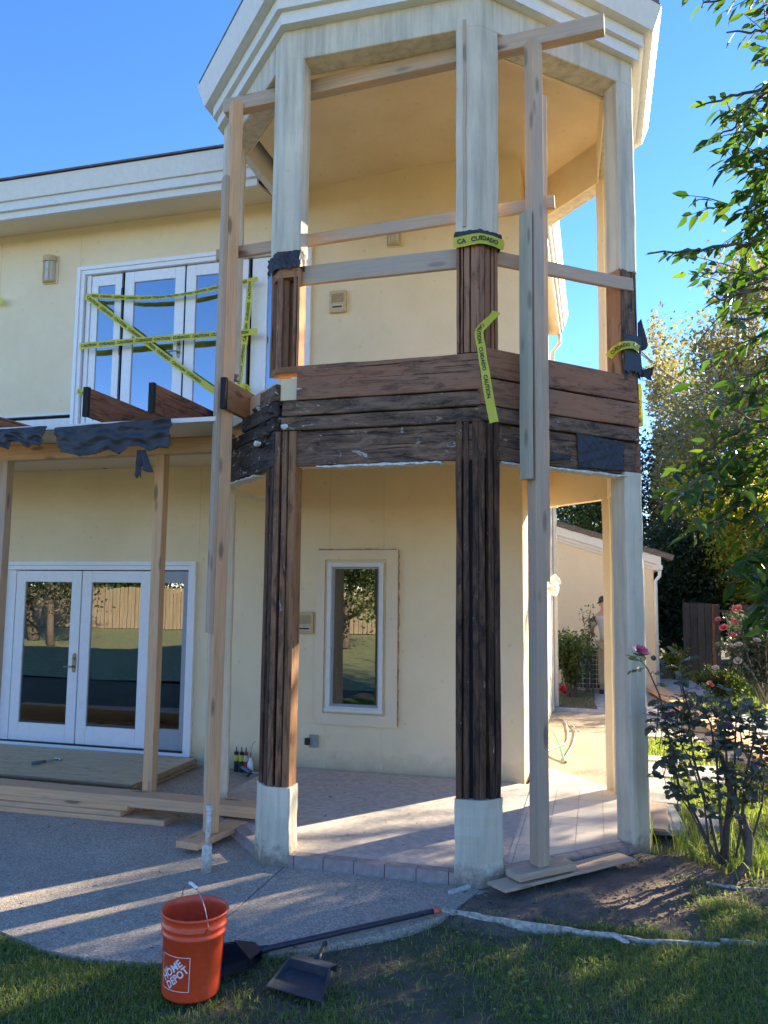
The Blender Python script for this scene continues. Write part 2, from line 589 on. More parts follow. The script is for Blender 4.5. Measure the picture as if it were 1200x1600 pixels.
M_['glass'] = glass('coated_window_glass', 0.23, (0.4, 0.45, 0.45))
M_['glassup'] = glass('coated_upper_glass', 0.27, (0.3, 0.34, 0.36))
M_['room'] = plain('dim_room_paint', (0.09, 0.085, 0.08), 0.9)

M_['grass'] = leafmat('grass_blade', [(0.085, 0.14, 0.03), (0.14, 0.21, 0.045), (0.19, 0.25, 0.065), (0.32, 0.3, 0.14)], 0.35, 0.6, 0.3)
M_['straw'] = leafmat('dry_clipping', [(0.2, 0.19, 0.1), (0.12, 0.12, 0.06), (0.3, 0.28, 0.2)], 0.2, 0.7, 0.2)
M_['litter'] = leafmat('fallen_leaf', [(0.05, 0.06, 0.04), (0.1, 0.09, 0.05), (0.16, 0.16, 0.13), (0.06, 0.08, 0.04)], 0.15, 0.6, 0.3)
M_['rose'] = leafmat('rose_leaf', [(0.04, 0.062, 0.045), (0.065, 0.09, 0.07), (0.11, 0.135, 0.11)], 0.25, 0.4, 0.6)
M_['near'] = leafmat('glossy_leaf', [(0.02, 0.05, 0.012), (0.035, 0.08, 0.014), (0.085, 0.13, 0.022)], 0.45, 0.28, 0.6)
M_['syca'] = leafmat('autumn_leaf', [(0.16, 0.15, 0.07), (0.22, 0.2, 0.09), (0.14, 0.155, 0.065), (0.25, 0.2, 0.12)], 0.3, 0.6, 0.3, (1, 0.9, 0.4))
M_['yellow'] = leafmat('yellow_leaf', [(0.2, 0.19, 0.02), (0.3, 0.26, 0.03), (0.1, 0.13, 0.02)], 0.5, 0.55, 0.3, (1, 0.95, 0.3))
M_['ever'] = leafmat('evergreen_leaf', [(0.015, 0.03, 0.012), (0.03, 0.05, 0.02), (0.045, 0.065, 0.03)], 0.2, 0.5, 0.3)
M_['mid'] = leafmat('green_leaf', [(0.04, 0.07, 0.02), (0.07, 0.1, 0.03), (0.1, 0.12, 0.04)], 0.35, 0.5, 0.3)
M_['bark'] = plain('grey_bark', (0.13, 0.1, 0.075), 0.9, var=0.4, scale=30)
M_['palebark'] = plain('pale_bark', (0.3, 0.26, 0.2), 0.9, var=0.4, scale=12)
M_['stem'] = plain('dark_rose_cane', (0.075, 0.06, 0.05), 0.7, var=0.4, scale=40)
M_['twig'] = plain('brown_twig', (0.1, 0.07, 0.045), 0.7, var=0.3)

# ================================================================== SETTING
def grid_sheet(name, x0, x1, y0, y1, nx, ny, zf, mat, kind='structure'):
    xs = np.linspace(x0, x1, nx); ys = np.linspace(y0, y1, ny)
    X, Y = np.meshgrid(xs, ys)
    Z = zf(X, Y)
    V = np.stack([X, Y, Z], -1).reshape(-1, 3)
    i = np.arange((nx - 1) * (ny - 1)); r, c = i // (nx - 1), i % (nx - 1)
    a = r * nx + c
    F = np.stack([a, a + 1, a + 1 + nx, a + nx], 1)
    o = bpy.data.objects.new(name, npmesh(name, V, F, mat, True))
    link(o)
    if kind: o['kind'] = kind
    return o


m = MB().quad((-300, -300, -0.06), (300, -300, -0.06), (300, 300, -0.06), (-300, 300, -0.06))
o = m.build('ground', M_['soil']); tag(o, kind='structure')


def lawn_z(X, Y):
    return -0.018 + 0.02 * np.sin(X * 2.1 + 0.4) * np.sin(Y * 1.7) + 0.006 * np.sin(X * 9.1) * np.sin(Y * 7.7 + 1) - 0.0


grid_sheet('lawn', -7, 6, 1.0, 17, 160, 200, lambda X, Y: lawn_z(X, Y) - 0.012 * (Y < 9), M_['soil'])
M_['bouncelawn'] = plain('pale_bounce_lawn', (0.24, 0.25, 0.10), 0.95, var=0.35, scale=6)  # lawn colour made paler to bounce warm light towards the house
grid_sheet('back_lawn', -38, 16, -17.2, 1.0, 30, 20, lambda X, Y: lawn_z(X, Y) - 0.012, M_['bouncelawn'])


def dirt_z(X, Y):
    d = np.maximum(np.abs((X - 0.15) / 0.95), np.abs((Y - 5.42) / 0.72))
    return -0.10 + 0.112 * np.clip(1.25 - d, 0, 0.3) / 0.3 + 0.012 * np.sin(X * 7) * np.sin(Y * 8.3) + 0.006 * np.sin(X * 23 + 2) * np.sin(Y * 19)


grid_sheet('dirt_bed', -0.95, 1.75, 4.35, 6.45, 90, 70, dirt_z, M_['dirt'])

# patio: two pours with a joint between them, ragged front edge against the lawn
front = [(-3.9, 3.95), (-3.18, 3.78), (-2.85, 3.67), (-2.64, 3.65), (-2.4, 3.66), (-2.15, 3.70), (-2.085, 3.72)]
front2 = [(-2.073, 3.725), (-1.9, 3.8), (-1.72, 3.92), (-1.5, 4.06), (-1.27, 4.24), (-1.04, 4.47), (-0.86, 4.71), (-0.76, 5.02), (-0.62, 5.2)]
m = MB().prism([(-9.5, 4.6)] + front + [(-2.085, 5.3), (-2.085, 8.0), (-9.5, 8.0)], -0.12, 0.0)
patio = m.build('patio', M_['patio']); tag(patio, kind='structure')
m = MB().prism(front2 + [(-0.62, 6.0), (-2.073, 6.0)], -0.12, 0.0)
m.build('patio_slab', M_['patio'], patio)
MB().box(-2.088, -2.07, 3.72, 5.3, -0.12, -0.012).build('joint_filler', M_['core'], patio)

# ---- octagon of the tower
CEN = Vector((-1.452, 6.94, 0))
A2, B2, C2, D2, F2 = Vector((-2.23, 5.16)), Vector((-0.73, 5.15)), Vector((0.355, 6.20)), Vector((-3.26, 6.20)), Vector((0.295, 7.66))
G2, E2, H2 = Vector((-0.70, 8.74)), Vector((-3.26, 7.68)), Vector((-2.20, 8.74))


def clip(poly, a, b):                   # keep what lies left of a->b
    out = []
    n = len(poly)
    s = lambda p: (b[0] - a[0]) * (p[1] - a[1]) - (b[1] - a[1]) * (p[0] - a[0])
    for i in range(n):
        p, q = poly[i], poly[(i + 1) % n]
        sp, sq = s(p), s(q)
        if sp >= 0: out.append(p)
        if (sp >= 0) != (sq >= 0):
            t_ = sp / (sp - sq)
            out.append((p[0] + (q[0] - p[0]) * t_, p[1] + (q[1] - p[1]) * t_))
    return out


def inset(pts, d):                      # move a ccw polygon's edges inwards
    out = []
    n = len(pts)
    for i in range(n):
        p0, p1, p2 = Vector(pts[i - 1]), Vector(pts[i]), Vector(pts[(i + 1) % n])
        e1, e2 = (p1 - p0).normalized(), (p2 - p1).normalized()
        n1, n2 = Vector((-e1.y, e1.x)), Vector((-e2.y, e2.x))
        b_ = (n1 + n2).normalized()
        out.append(tuple(p1 + b_ * (d / max(0.2, b_.dot(n1)))))
    return out


OCT = [tuple(p) for p in (A2, B2, C2, F2, G2, H2, E2, D2)]          # ccw
flo = [tuple(p) for p in (A2, B2, C2, F2, G2)] + [(-0.70, 7.72), (-3.26, 7.72), tuple(D2)]
flo_in = inset(flo, 0.06)
floor = MB().prism(flo_in, -0.1, 0.074).build('porch_floor', M_['grout']); tag(floor, kind='structure')
TS = 0.2
full = MB().prism([(0.002, 0.002), (TS - 0.002, 0.002), (TS - 0.002, TS - 0.002), (0.002, TS - 0.002)], 0, 0.012).mesh('tile', M_['tile'])
flo_t = inset(flo, 0.095)
for ix in range(-18, 3):
    for iy in range(25, 45):
        x0, y0 = ix * TS + 0.03, iy * TS + 0.04
        sq = [(x0 + .002, y0 + .002), (x0 + TS - .002, y0 + .002), (x0 + TS - .002, y0 + TS - .002), (x0 + .002, y0 + TS - .002)]
        p = sq
        for i in range(len(flo_t)):
            p = clip(p, flo_t[i], flo_t[(i + 1) % len(flo_t)])
            if len(p) < 3: break
        if len(p) < 3: continue
        ar = abs(sum(p[i][0] * p[(i + 1) % len(p)][1] - p[(i + 1) % len(p)][0] * p[i][1] for i in range(len(p)))) / 2
        if ar < 0.003: continue
        dz = random.uniform(-0.0007, 0.0007)
        if ar > TS * TS * 0.955:
            o = bpy.data.objects.new('tile', full)
            link(o, floor, Matrix.Translation((x0, y0, 0.068 + dz)))
        else:
            q = [(a - x0, b - y0) for a, b in p]
            MB().prism(q, 0, 0.012).build('tile', M_['tile'], floor, Matrix.Translation((x0, y0, 0.068 + dz)))
for a, b in ((A2, B2), (B2, C2), (C2, F2), (D2, A2)):
    e = (b - a); L = e.length; e.normalize(); nn = Vector((-e.y, e.x))
    k = int(L / 0.2)
    for i in range(k):
        s0, s1 = a + e * (L * i / k + 0.002), a + e * (L * (i + 1) / k - 0.002)
        poly = [tuple(s0 - nn * 0.0), tuple(s1 - nn * 0.0), tuple(s1 + nn * 0.09), tuple(s0 + nn * 0.09)]
        o = MB().prism([(x - s0.x, y - s0.y) for x, y in poly], 0, 0.083).build('edge_tile', M_['edgetile'], floor, Matrix.Translation((s0.x, s0.y, -0.004)), bevel=0.004)

# ---- side path slabs, garden path and stepping pavers
sp = MB().prism([(-0.68, 8.74), (-0.6, 8.65), (0.36, 7.70), (0.36, 10.85), (-0.68, 10.85)], -0.1, 0.035).build('side_path', M_['path']); tag(sp, kind='structure')
MB().prism([(-0.68, 10.865), (0.36, 10.865), (0.36, 12.7), (-0.68, 12.7)], -0.1, 0.033).build('path_slab', M_['path'], sp)
MB().prism([(-0.68, 12.715), (0.36, 12.715), (0.36, 13.1), (-0.68, 13.1)], -0.1, 0.035).build('path_slab', M_['conc'], sp)
MB().prism([(0.0, 13.11), (1.2, 13.11), (1.0, 16.5), (-0.2, 16.5)], -0.1, 0.03).build('path_slab', M_['conc'], sp)
gp = MB().prism([(0.375, 11.9), (6, 11.2), (6, 13.4), (0.375, 13.09)], -0.1, 0.03).build('garden_path', M_['conc']); tag(gp, kind='structure')
MB().prism([(1.15, 15.6), (2.3, 15.4), (2.1, 18.1), (1.0, 18.3)], -0.1, 0.02).build('path_slab', M_['conc'], gp)
pav = [(0.37, 6.7, .30, .8), (0.40, 7.56, .30, .95), (0.38, 8.6, .45, .7), (0.9, 8.5, .42, .75), (0.38, 9.36, .5, .28), (0.38, 10.9, .6, .62), (1.02, 10.7, .5, .6), (0.78, 6.95, .16, .5), (1.42, 9.7, .5, .5), (1.9, 10.9, .6, .55)]
for i, (x, y, a, b) in enumerate(pav):
    c = MB().prism([(0, 0), (a, random.uniform(-.03, .03)), (a + random.uniform(-.03, .03), b), (random.uniform(-.02, .02), b)], 0, 0.05)
    c.build('paver', M_['conc'], gp, Matrix.Translation((x, y, -0.02)) @ Matrix.Rotation(random.uniform(-.04, .04), 4, 'Z'), bevel=0.006)
bed = MB().prism([(-0.68, 13.12), (-0.02, 13.12), (-0.22, 16.4), (-0.9, 16.4)], -0.1, 0.05).build('flower_bed', M_['dirt']); tag(bed, kind='structure')

# ================================================================== HOUSE
YW = 7.72
house = thing('house', (-1.455, 6.89, 0), 'yellow stucco two storey house with an octagonal porch tower stripped to rotten framing', 'house')


def wall_grid(xr, zr, holes, y0, y1, m=None):
    m = m or MB()
    xs = sorted(set([xr[0], xr[1]] + [h[0] for h in holes] + [h[1] for h in holes]))
    zs = sorted(set([zr[0], zr[1]] + [h[2] for h in holes] + [h[3] for h in holes]))
    ins = lambda x, z: any(h[0] < x < h[1] and h[2] < z < h[3] for h in holes) or not (xr[0] < x < xr[1] and zr[0] < z < zr[1])
    for i in range(len(xs) - 1):
        for j in range(len(zs) - 1):
            x0, x1, z0, z1 = xs[i], xs[i + 1], zs[j], zs[j + 1]
            cx, cz = (x0 + x1) / 2, (z0 + z1) / 2
            if ins(cx, cz): continue
            m.quad((x0, y0, z0), (x1, y0, z0), (x1, y0, z1), (x0, y0, z1))
            m.quad((x0, y1, z1), (x1, y1, z1), (x1, y1, z0), (x0, y1, z0))
            if ins(x0 - .001, cz): m.quad((x0, y0, z1), (x0, y1, z1), (x0, y1, z0), (x0, y0, z0))
            if ins(x1 + .001, cz): m.quad((x1, y0, z0), (x1, y1, z0), (x1, y1, z1), (x1, y0, z1))
            if ins(cx, z0 - .001): m.quad((x0, y0, z0), (x0, y1, z0), (x1, y1, z0), (x1, y0, z0))
            if ins(cx, z1 + .001): m.quad((x0, y0, z1), (x1, y0, z1), (x1, y1, z1), (x0, y1, z1))
    return m


LD = (-6.74, -4.25, 0.09, 2.13)
UD = (-5.86, -2.98, 3.56, 5.64)
WN = (-2.69, -2.085, 0.655, 2.165)
HW = 12.65
wm = wall_grid((-11, -0.68), (0, 6.46), [LD, UD, WN, (-11.01, -5.86, 3.38, 3.92)], YW, YW + 0.16)
wm.build('front_wall', M_['wall'], house)
MB().box(-11, -5.87, YW + 0.04, YW + 0.1, 3.38, 3.92).build('exposed_sheathing', M_['core'], house)
MB().box(-11, -5.87, YW + 0.0, YW + 0.035, 3.78, 3.865).build('ledger_strip', M_['trim'], house)
MB().box(-11, -5.87, YW - 0.012, YW + 0.03, 3.905, 3.93).build('weep_screed', M_['trim'], house)
MB().box(-0.84, -0.68, YW + 0.161, HW, 0, 6.46).build('side_wall', M_['wallpale'], house)
MB().box(-11, -0.68, HW + 0.001, HW + 0.16, 0, 6.46).build('rear_wall', M_['wallpale'], house)
MB().box(-11.16, -11.001, YW, HW, 0, 6.46).build('side_wall', M_['wallpale'], house)
MB().box(-0.70, -0.655, HW - 0.02, HW + 0.17, 0.03, 3.4).build('corner_trim', M_['trim'], house, bevel=0.004)
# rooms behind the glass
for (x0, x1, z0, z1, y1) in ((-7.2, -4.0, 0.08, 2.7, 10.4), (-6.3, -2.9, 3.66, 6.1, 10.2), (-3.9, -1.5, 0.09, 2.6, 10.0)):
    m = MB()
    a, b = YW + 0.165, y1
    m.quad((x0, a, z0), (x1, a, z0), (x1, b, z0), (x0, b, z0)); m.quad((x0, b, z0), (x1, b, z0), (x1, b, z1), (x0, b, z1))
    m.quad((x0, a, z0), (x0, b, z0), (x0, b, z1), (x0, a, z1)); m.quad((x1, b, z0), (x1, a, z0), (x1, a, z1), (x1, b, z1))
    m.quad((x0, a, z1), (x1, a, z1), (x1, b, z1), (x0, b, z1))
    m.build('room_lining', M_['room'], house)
# expansion joints
for x, z0, z1 in ((-2.682, 2.31, 3.27), (-2.092, 2.31, 3.27), (-2.70, 0.08, 0.50), (-2.10, 0.08, 0.50), (-4.20, 2.2, 3.25), (-5.90, 5.66, 6.2), (-7.04, 3.95, 6.2)):
    MB().prism([(x - .006, YW), (x + .006, YW), (x + .003, YW - .004), (x - .003, YW - .004)], z0, z1).build('expansion_joint', M_['wallpale'], house)
# window surround
sx0, sx1, sz0, sz1 = -2.812, -1.934, 0.515, 2.293
m = wall_grid((sx0, sx1), (sz0, sz1), [(WN[0] - .03, WN[1] + .03, WN[2] - .03, WN[3] + .03)], YW - 0.028, YW - 0.001)
m.build('window_surround', M_['wallpale'], house, bevel=0.012)
t = NT('brown_water_stain')
M_['stain'] = t.fin(t.ramp(t.noise(t.coord(), 20, 5), [(0.3, (0.24, 0.13, 0.05)), (0.7, (0.5, 0.34, 0.17))]), 0.9)
m = MB()
for i in range(22):
    x = sx0 + 0.02 + (sx1 - sx0 - 0.04) * i / 22
    m.box(x, x + 0.04, YW - 0.031 - random.uniform(0, .002), YW - 0.004, sz1 + .001, sz1 + random.uniform(0.007, 0.016))
for i in range(44):
    z = sz0 + 0.02 + (sz1 - sz0 - 0.03) * i / 44
    m.box(sx1 + .001, sx1 + random.uniform(0.005, 0.014), YW - 0.03 - random.uniform(0, .002), YW - 0.004, z, z + 0.041)
o = m.build('cracked_caulk', M_['stain'], house)


def frame_ring(x0, x1, z0, z1, wd, y0, y1, wb=None, wt=None):
    wb = wd if wb is None else wb; wt = wd if wt is None else wt
    m = MB()
    m.box(x0, x0 + wd, y0, y1, z0, z1); m.box(x1 - wd, x1, y0, y1, z0, z1)
    m.box(x0 + wd, x1 - wd, y0, y1, z0, z0 + wb); m.box(x0 + wd, x1 - wd, y0, y1, z1 - wt, z1)
    return m


win = frame_ring(WN[0], WN[1], WN[2], WN[3], 0.045, YW - 0.04, YW + 0.06).build('window', M_['trim'], house, bevel=0.003)
frame_ring(WN[0] + .046, WN[1] - .046, WN[2] + .046, WN[3] - .046, 0.02, YW - 0.005, YW + 0.05).build('sash', M_['greyframe'], win)
MB().box(WN[0] + .05, WN[1] - .05, YW + 0.02, YW + 0.03, WN[2] + .05, WN[3] - .05).build('pane', M_['glass'], win)
MB().box(WN[0] - .01, WN[1] + .01, YW - 0.06, YW - 0.041, WN[2] - .005, WN[2] + .03).build('sill', M_['trim'], win, bevel=0.003)


def door_set(D, leaves, sides, glassmat, lowrail, handle, toprail=0.13, thr=True):
    x0, x1, z0, z1 = D
    fr = frame_ring(x0, x1, z0, z1, 0.05, YW - 0.03, YW + 0.10, wb=0.03, wt=0.05).build('french_door', M_['white'], house, bevel=0.004)
    frame_ring(x0 - .045, x1 + .045, z0 + .0, z1 + .045, 0.044, YW - 0.045, YW - 0.002, wb=0.0001).build('door_casing', M_['white'], fr, bevel=0.004)
    MB().box(x0 + .051, leaves[0][0] - .004 if not (sides and sides[0][0] < leaves[0][0]) else sides[0][0] - .004, YW + .005, YW + .07, z0 + .031, z1 - .051).build('jamb', M_['white'], fr)
    for (a, b) in leaves:
        lf = frame_ring(a, b, z0 + 0.045, z1 - 0.06, 0.125, YW + 0.01, YW + 0.055, wb=lowrail, wt=toprail).build('door_leaf', M_['white'], fr, bevel=0.006)
        MB().box(a + .12, b - .12, YW + 0.028, YW + 0.036, z0 + .045 + lowrail - .01, z1 - .06 - toprail + .01).build('glass_pane', glassmat, fr)
    for (a, b, wl_, mt) in sides:
        frame_ring(a, b, z0 + 0.045, z1 - 0.06, wl_, YW + 0.02, YW + 0.06, wb=lowrail + .02, wt=toprail).build('side_light', M_[mt], fr, bevel=0.005)
        MB().box(a + wl_ - .004, b - wl_ + .004, YW + 0.034, YW + 0.042, z0 + .045 + lowrail, z1 - .06 - toprail + .01).build('glass_pane', glassmat, fr)
    hx, hz = handle
    h = MB()
    vs = []
    for k in range(20):
        a = 2 * math.pi * k / 20
        sx, sz = math.cos(a), math.sin(a)
        vs.append((hx + .022 * sx, YW - 0.002, hz + 0.11 * (abs(sz) ** 0.55) * (1 if sz > 0 else -1)))
    h.add(vs + [(a_, b_ - 0.0, c_) for a_, b_, c_ in [(v_[0], YW + .01, v_[2]) for v_ in vs]], [tuple(range(20))] + [(i, i + 20, (i + 1) % 20 + 20, (i + 1) % 20) for i in range(20)])
    h.tube([(hx, YW, hz - .04), (hx, YW - .05, hz - .04)], 0.011)
    h.tube([(hx, YW - .045, hz - .04), (hx - .05, YW - .052, hz - .04), (hx - .10, YW - .045, hz - .045)], 0.008)
    h.tube([(hx, YW, hz + .05), (hx, YW - .02, hz + .05)], 0.014)
    h.build('handle', M_['brass'], fr, smooth=False)
    return fr


fd = door_set(LD, [(-6.56, -5.68), (-5.665, -4.785)], [(-4.72, -4.305, 0.075, 'greyframe')], M_['glass'], 0.20, (-5.72, 1.03))
MB().box(-6.69, -4.30, YW - 0.02, YW + 0.09, 0.121, 0.136).build('threshold', M_['iron'], fd)
fd2 = door_set(UD, [(-5.285, -4.495), (-4.48, -3.70)], [(-5.74, -5.33, 0.09, 'white'), (-3.66, -3.04, 0.19, 'white')], M_['glassup'], 0.20, (-4.545, 4.60))
for x in (-5.308, -3.68):
    for z in (5.33, 4.65, 3.95):
        MB().box(x - .012, x + .012, YW - 0.006, YW + 0.03, z - .06, z + .06).build('hinge', M_['iron'], fd2)
m = MB()
for x in (-5.80, -5.30, -4.487, -3.68):
    m.box(x - .004, x + .004, YW + 0.004, YW + 0.062, 3.75, 5.58)
m.build('door_gasket', M_['iron'], fd2)

# interior boards seen through the lower doors
b = thing('leaning_board', (-5.1, 8.6, 0.09), 'brown sheet of board leaning inside the room behind the right glass door', 'board')
MB().box(-0.25, 0.1, 0, 0.03, 0, 1.15).build('panel', plain('brown_hardboard', (0.3, 0.2, 0.12), 0.7), b, Matrix.Translation((-5.05, 8.6, 0.09)) @ Matrix.Rotation(0.12, 4, 'X'))
b = thing('storage_box', (-6.1, 8.7, 0.09), 'white box standing in the dark room behind the left glass door', 'box')
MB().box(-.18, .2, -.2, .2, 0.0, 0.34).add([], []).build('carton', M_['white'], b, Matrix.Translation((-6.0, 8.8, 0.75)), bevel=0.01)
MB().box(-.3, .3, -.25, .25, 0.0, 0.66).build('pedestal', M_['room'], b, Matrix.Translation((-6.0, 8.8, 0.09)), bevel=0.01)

# ---- eaves and roof of the wings
def run_profile(name, poly, x0, x1, mat, axis='x', smooth=False, parent=house):
    m = MB(); n = len(poly)
    f = (lambda t_, p: (t_, p[0], p[1])) if axis == 'x' else (lambda t_, p: (p[0], t_, p[1]))
    m.add([f(x0, p) for p in poly] + [f(x1, p) for p in poly],
          [tuple(range(n)), tuple(range(n, 2 * n))[::-1]] + [(i, n + i, n + (i + 1) % n, (i + 1) % n) for i in range(n)])
    o = m.build(name, mat, parent)
    bm_fix(o)
    return o


def bm_fix(o):
    import bmesh
    b_ = bmesh.new(); b_.from_mesh(o.data)
    bmesh.ops.recalc_face_normals(b_, faces=b_.faces)
    b_.to_mesh(o.data); b_.free()


XE = -3.36
run_profile('fascia', [(7.03, 6.49), (7.09, 6.29), (7.115, 6.29), (7.115, 6.47)], -11.3, XE, M_['trim'])
run_profile('eave_trim', [(7.118, 6.45), (7.118, 6.185), (7.155, 6.185), (7.155, 6.45)], -11.3, XE, M_['trim'])
run_profile('eave_trim', [(7.158, 6.45), (7.158, 6.105), (7.20, 6.105), (7.20, 6.45)], -11.3, XE, M_['trim'])
run_profile('soffit', [(7.203, 6.115), (YW - .001, 6.205), (YW - .001, 6.235), (7.203, 6.145)], -11.3, XE, M_['wallpale'])
M_['rooftile'] = plain('brown_grey_roof_tile', (0.13, 0.11, 0.095), 0.85, var=0.4, scale=8)
run_profile('roof', [(7.0, 6.495), (7.0, 6.515), (9.9, 7.3), (12.95, 6.5), (12.95, 6.44), (9.9, 7.2)], -11.3, -0.42, M_['rooftile'])
run_profile('fascia', [(-0.36, 6.49), (-0.42, 6.29), (-0.445, 6.29), (-0.445, 6.47)], 8.9, 12.95, M_['trim'], 'y')
run_profile('eave_trim', [(-0.448, 6.45), (-0.448, 6.185), (-0.485, 6.185), (-0.485, 6.45)], 8.9, 12.9, M_['trim'], 'y')
run_profile('eave_trim', [(-0.488, 6.45), (-0.488, 6.105), (-0.53, 6.105), (-0.53, 6.45)], 8.9, 12.85, M_['trim'], 'y')
run_profile('soffit', [(-0.533, 6.115), (-0.679, 6.14), (-0.679, 6.17), (-0.533, 6.145)], 8.9, 12.85, M_['wallpale'], 'y')
m = MB().tube([(-0.5, 12.75, 6.1), (-0.5, 12.75, 5.95), (-0.62, 12.75, 5.8), (-0.62, 12.75, 0.1)], 0.035)
m.build('downspout', M_['trim'], house, smooth=True)

# ---- tower roof rings
def ring(name, prof, mat, verts=8, steps=None):
    """prof: (vertex radius, z) loop revolved over the eight corners"""
    m = MB(); n = len(prof)
    for i in range(8):
        a = R(-22.5 + 45 * i)
        for r_, z in prof: m.v.append((CEN.x + r_ * math.cos(a), CEN.y + r_ * math.sin(a), z))
    for i in range(8):
        for k in range(n):
            a, b = i * n + k, i * n + (k + 1) % n
            c, d = ((i + 1) % 8) * n + (k + 1) % n, ((i + 1) % 8) * n + k
            m.f.append((a, b, c, d))
    o = m.build(name, mat, house); bm_fix(o)
    return o


ring('tower_fascia', [(2.205, 6.51), (2.135, 6.33), (2.0565, 6.33), (2.0565, 6.51)], M_['trim'])
ring('tower_trim', [(2.1025, 6.49), (2.055, 6.49), (2.055, 6.228), (2.012, 6.228), (2.012, 6.49)][1:] , M_['trim'])
ring('tower_trim', [(2.0115, 6.49), (2.0115, 6.13), (1.93, 6.13), (1.93, 6.49)], M_['trim'])
m = MB(); prof = [(2.195, 6.515), (2.195, 6.535), (0.05, 7.45)]
for i in range(8):
    a = R(-22.5 + 45 * i)
    for r_, z in prof: m.v.append((CEN.x + r_ * math.cos(a), CEN.y + r_ * math.sin(a), z))
m.v.append((CEN.x, CEN.y, 6.505))
for i in range(8):
    j = (i + 1) % 8
    m.f += [(i * 3, j * 3, j * 3 + 1, i * 3 + 1), (i * 3 + 1, j * 3 + 1, j * 3 + 2, i * 3 + 2), (24, j * 3, i * 3)]
m.f.append(tuple(i * 3 + 2 for i in range(8)))
troof = m.build('tower_roof', M_['rooftile'], house); bm_fix(troof)
for i in range(8):                        # a course of eave tiles on each visible side
    a0, a1 = R(-22.5 + 45 * i), R(22.5 + 45 * i)
    if i in (2, 3): continue
    p0 = Vector((CEN.x + 2.16 * math.cos(a0), CEN.y + 2.16 * math.sin(a0), 6.54)); p1 = Vector((CEN.x + 2.16 * math.cos(a1), CEN.y + 2.16 * math.sin(a1), 6.54))
    inn = (Vector((CEN.x, CEN.y, 0)) - (p0 + p1) / 2); inn.z = 0; inn.normalize()
    for k in range(7):
        q = p0.lerp(p1, (k + 0.5) / 7)
        u = (p1 - p0).normalized(); s_ = inn * 0.92 + Vector((0, 0, 0.39)); s_.normalize(); nn = u.cross(s_); nn = nn if nn.z > 0 else -nn
        M = Matrix(((u.x, s_.x, nn.x, q.x), (u.y, s_.y, nn.y, q.y), (u.z, s_.z, nn.z, q.z), (0, 0, 0, 1)))
        MB().box(-.115, .115, -.03, .33, 0.0, 0.026).build('roof_tile', M_['rooftile'], troof, M)

# ---- beams between the tower corners
def edge_beam(name, a, b, off0, off1, z0, z1, mat, parent=house, e0=0.0, e1=0.0):
    a, b = Vector(a[:2]), Vector(b[:2])
    e = (b - a).normalized(); nn = Vector((-e.y, e.x))
    a2, b2 = a + e * e0, b - e * e1
    poly = [tuple(a2 + nn * off0), tuple(b2 + nn * off0), tuple(b2 + nn * off1), tuple(a2 + nn * off1)]
    return MB().prism(poly, z0, z1).build(name, mat, parent)


def oct_band(name, seq, t_, z0, z1, mat, parent=house, outer=0.0, bevel=0.0):
    """mitred band along consecutive corners"""
    o_in = inset(OCT, outer + t_); o_out = inset(OCT, outer) if outer else OCT
    idx = [OCT.index(tuple(s)) for s in seq]
    poly = [o_out[i] for i in idx] + [o_in[i] for i in idx[::-1]]
    return MB().prism(poly, z0, z1).build(name, mat, parent, bevel=bevel)


zf = lambda x, y: 5.885 + 0.05 * max(0.0, (x + 0.6))
band_up = MB()
o_in = inset(OCT, 0.20)
idx = [OCT.index(tuple(s)) for s in (D2, A2, B2, C2, F2, G2)]
poly = [OCT[i] for i in idx] + [o_in[i] for i in idx[::-1]]
band_up.prism([tuple(p) for p in poly], zf, 6.15)
band_up.build('roof_beam', M_['columnup'], house, bevel=0.01)
oct_band('roof_beam_lining', (D2, A2, B2, C2, F2, G2), 0.012, 5.89, 6.33, M_['ceiling'], outer=0.202)
m = MB(); ci = inset(OCT, 0.12)
for (x, y) in ci: m.v.append((x, y, 6.30))
for (x, y) in ci: m.v.append((CEN.x + (x - CEN.x) * .12, CEN.y + (y - CEN.y) * .12, 6.47))
for i in range(8): m.f.append((i, (i + 1) % 8, 8 + (i + 1) % 8, 8 + i))
m.f.append(tuple(range(8, 16)))
m.build('tower_ceiling', M_['ceiling'], house)
cpoly = inset(OCT, 0.05)
for i in range(8): cpoly = clip(cpoly, (0, YW - 0.001), (-1, YW - 0.001)) if i == 0 else cpoly
MB().prism([p for p in cpoly if p[1] <= YW], 3.26, 3.42).build('porch_ceiling', M_['ceiling'], house)
MB().prism([(-0.679, YW), (0.27, YW), (-0.679, 8.6)], 3.26, 3.42).build('porch_ceiling', M_['ceiling'], house)
oct_band('floor_beam_lining', (D2, A2), 0.08, 2.765, 3.04, M_['wall'], outer=0.08)
edge_beam('blocking', D2, A2, 0.2, 0.24, 2.9, 3.40, M_['joist'], e0=.3, e1=.05)
inner = oct_band('floor_beam_lining', (A2, B2, C2, F2, G2), 0.10, 2.765, 3.235, M_['wall'], outer=0.075)
edge_beam('floor_beam', D2, Vector((-3.2, YW)) if False else (D2.x, YW - .001), -0.0, 0.16, 2.765, 3.30, M_['wall']) if False else None
MB().prism([(-3.26, 6.3), (-3.10, 6.3), (-3.10, YW - .001), (-3.26, YW - .001)], 2.765, 3.29).build('floor_beam', M_['wall'], house)

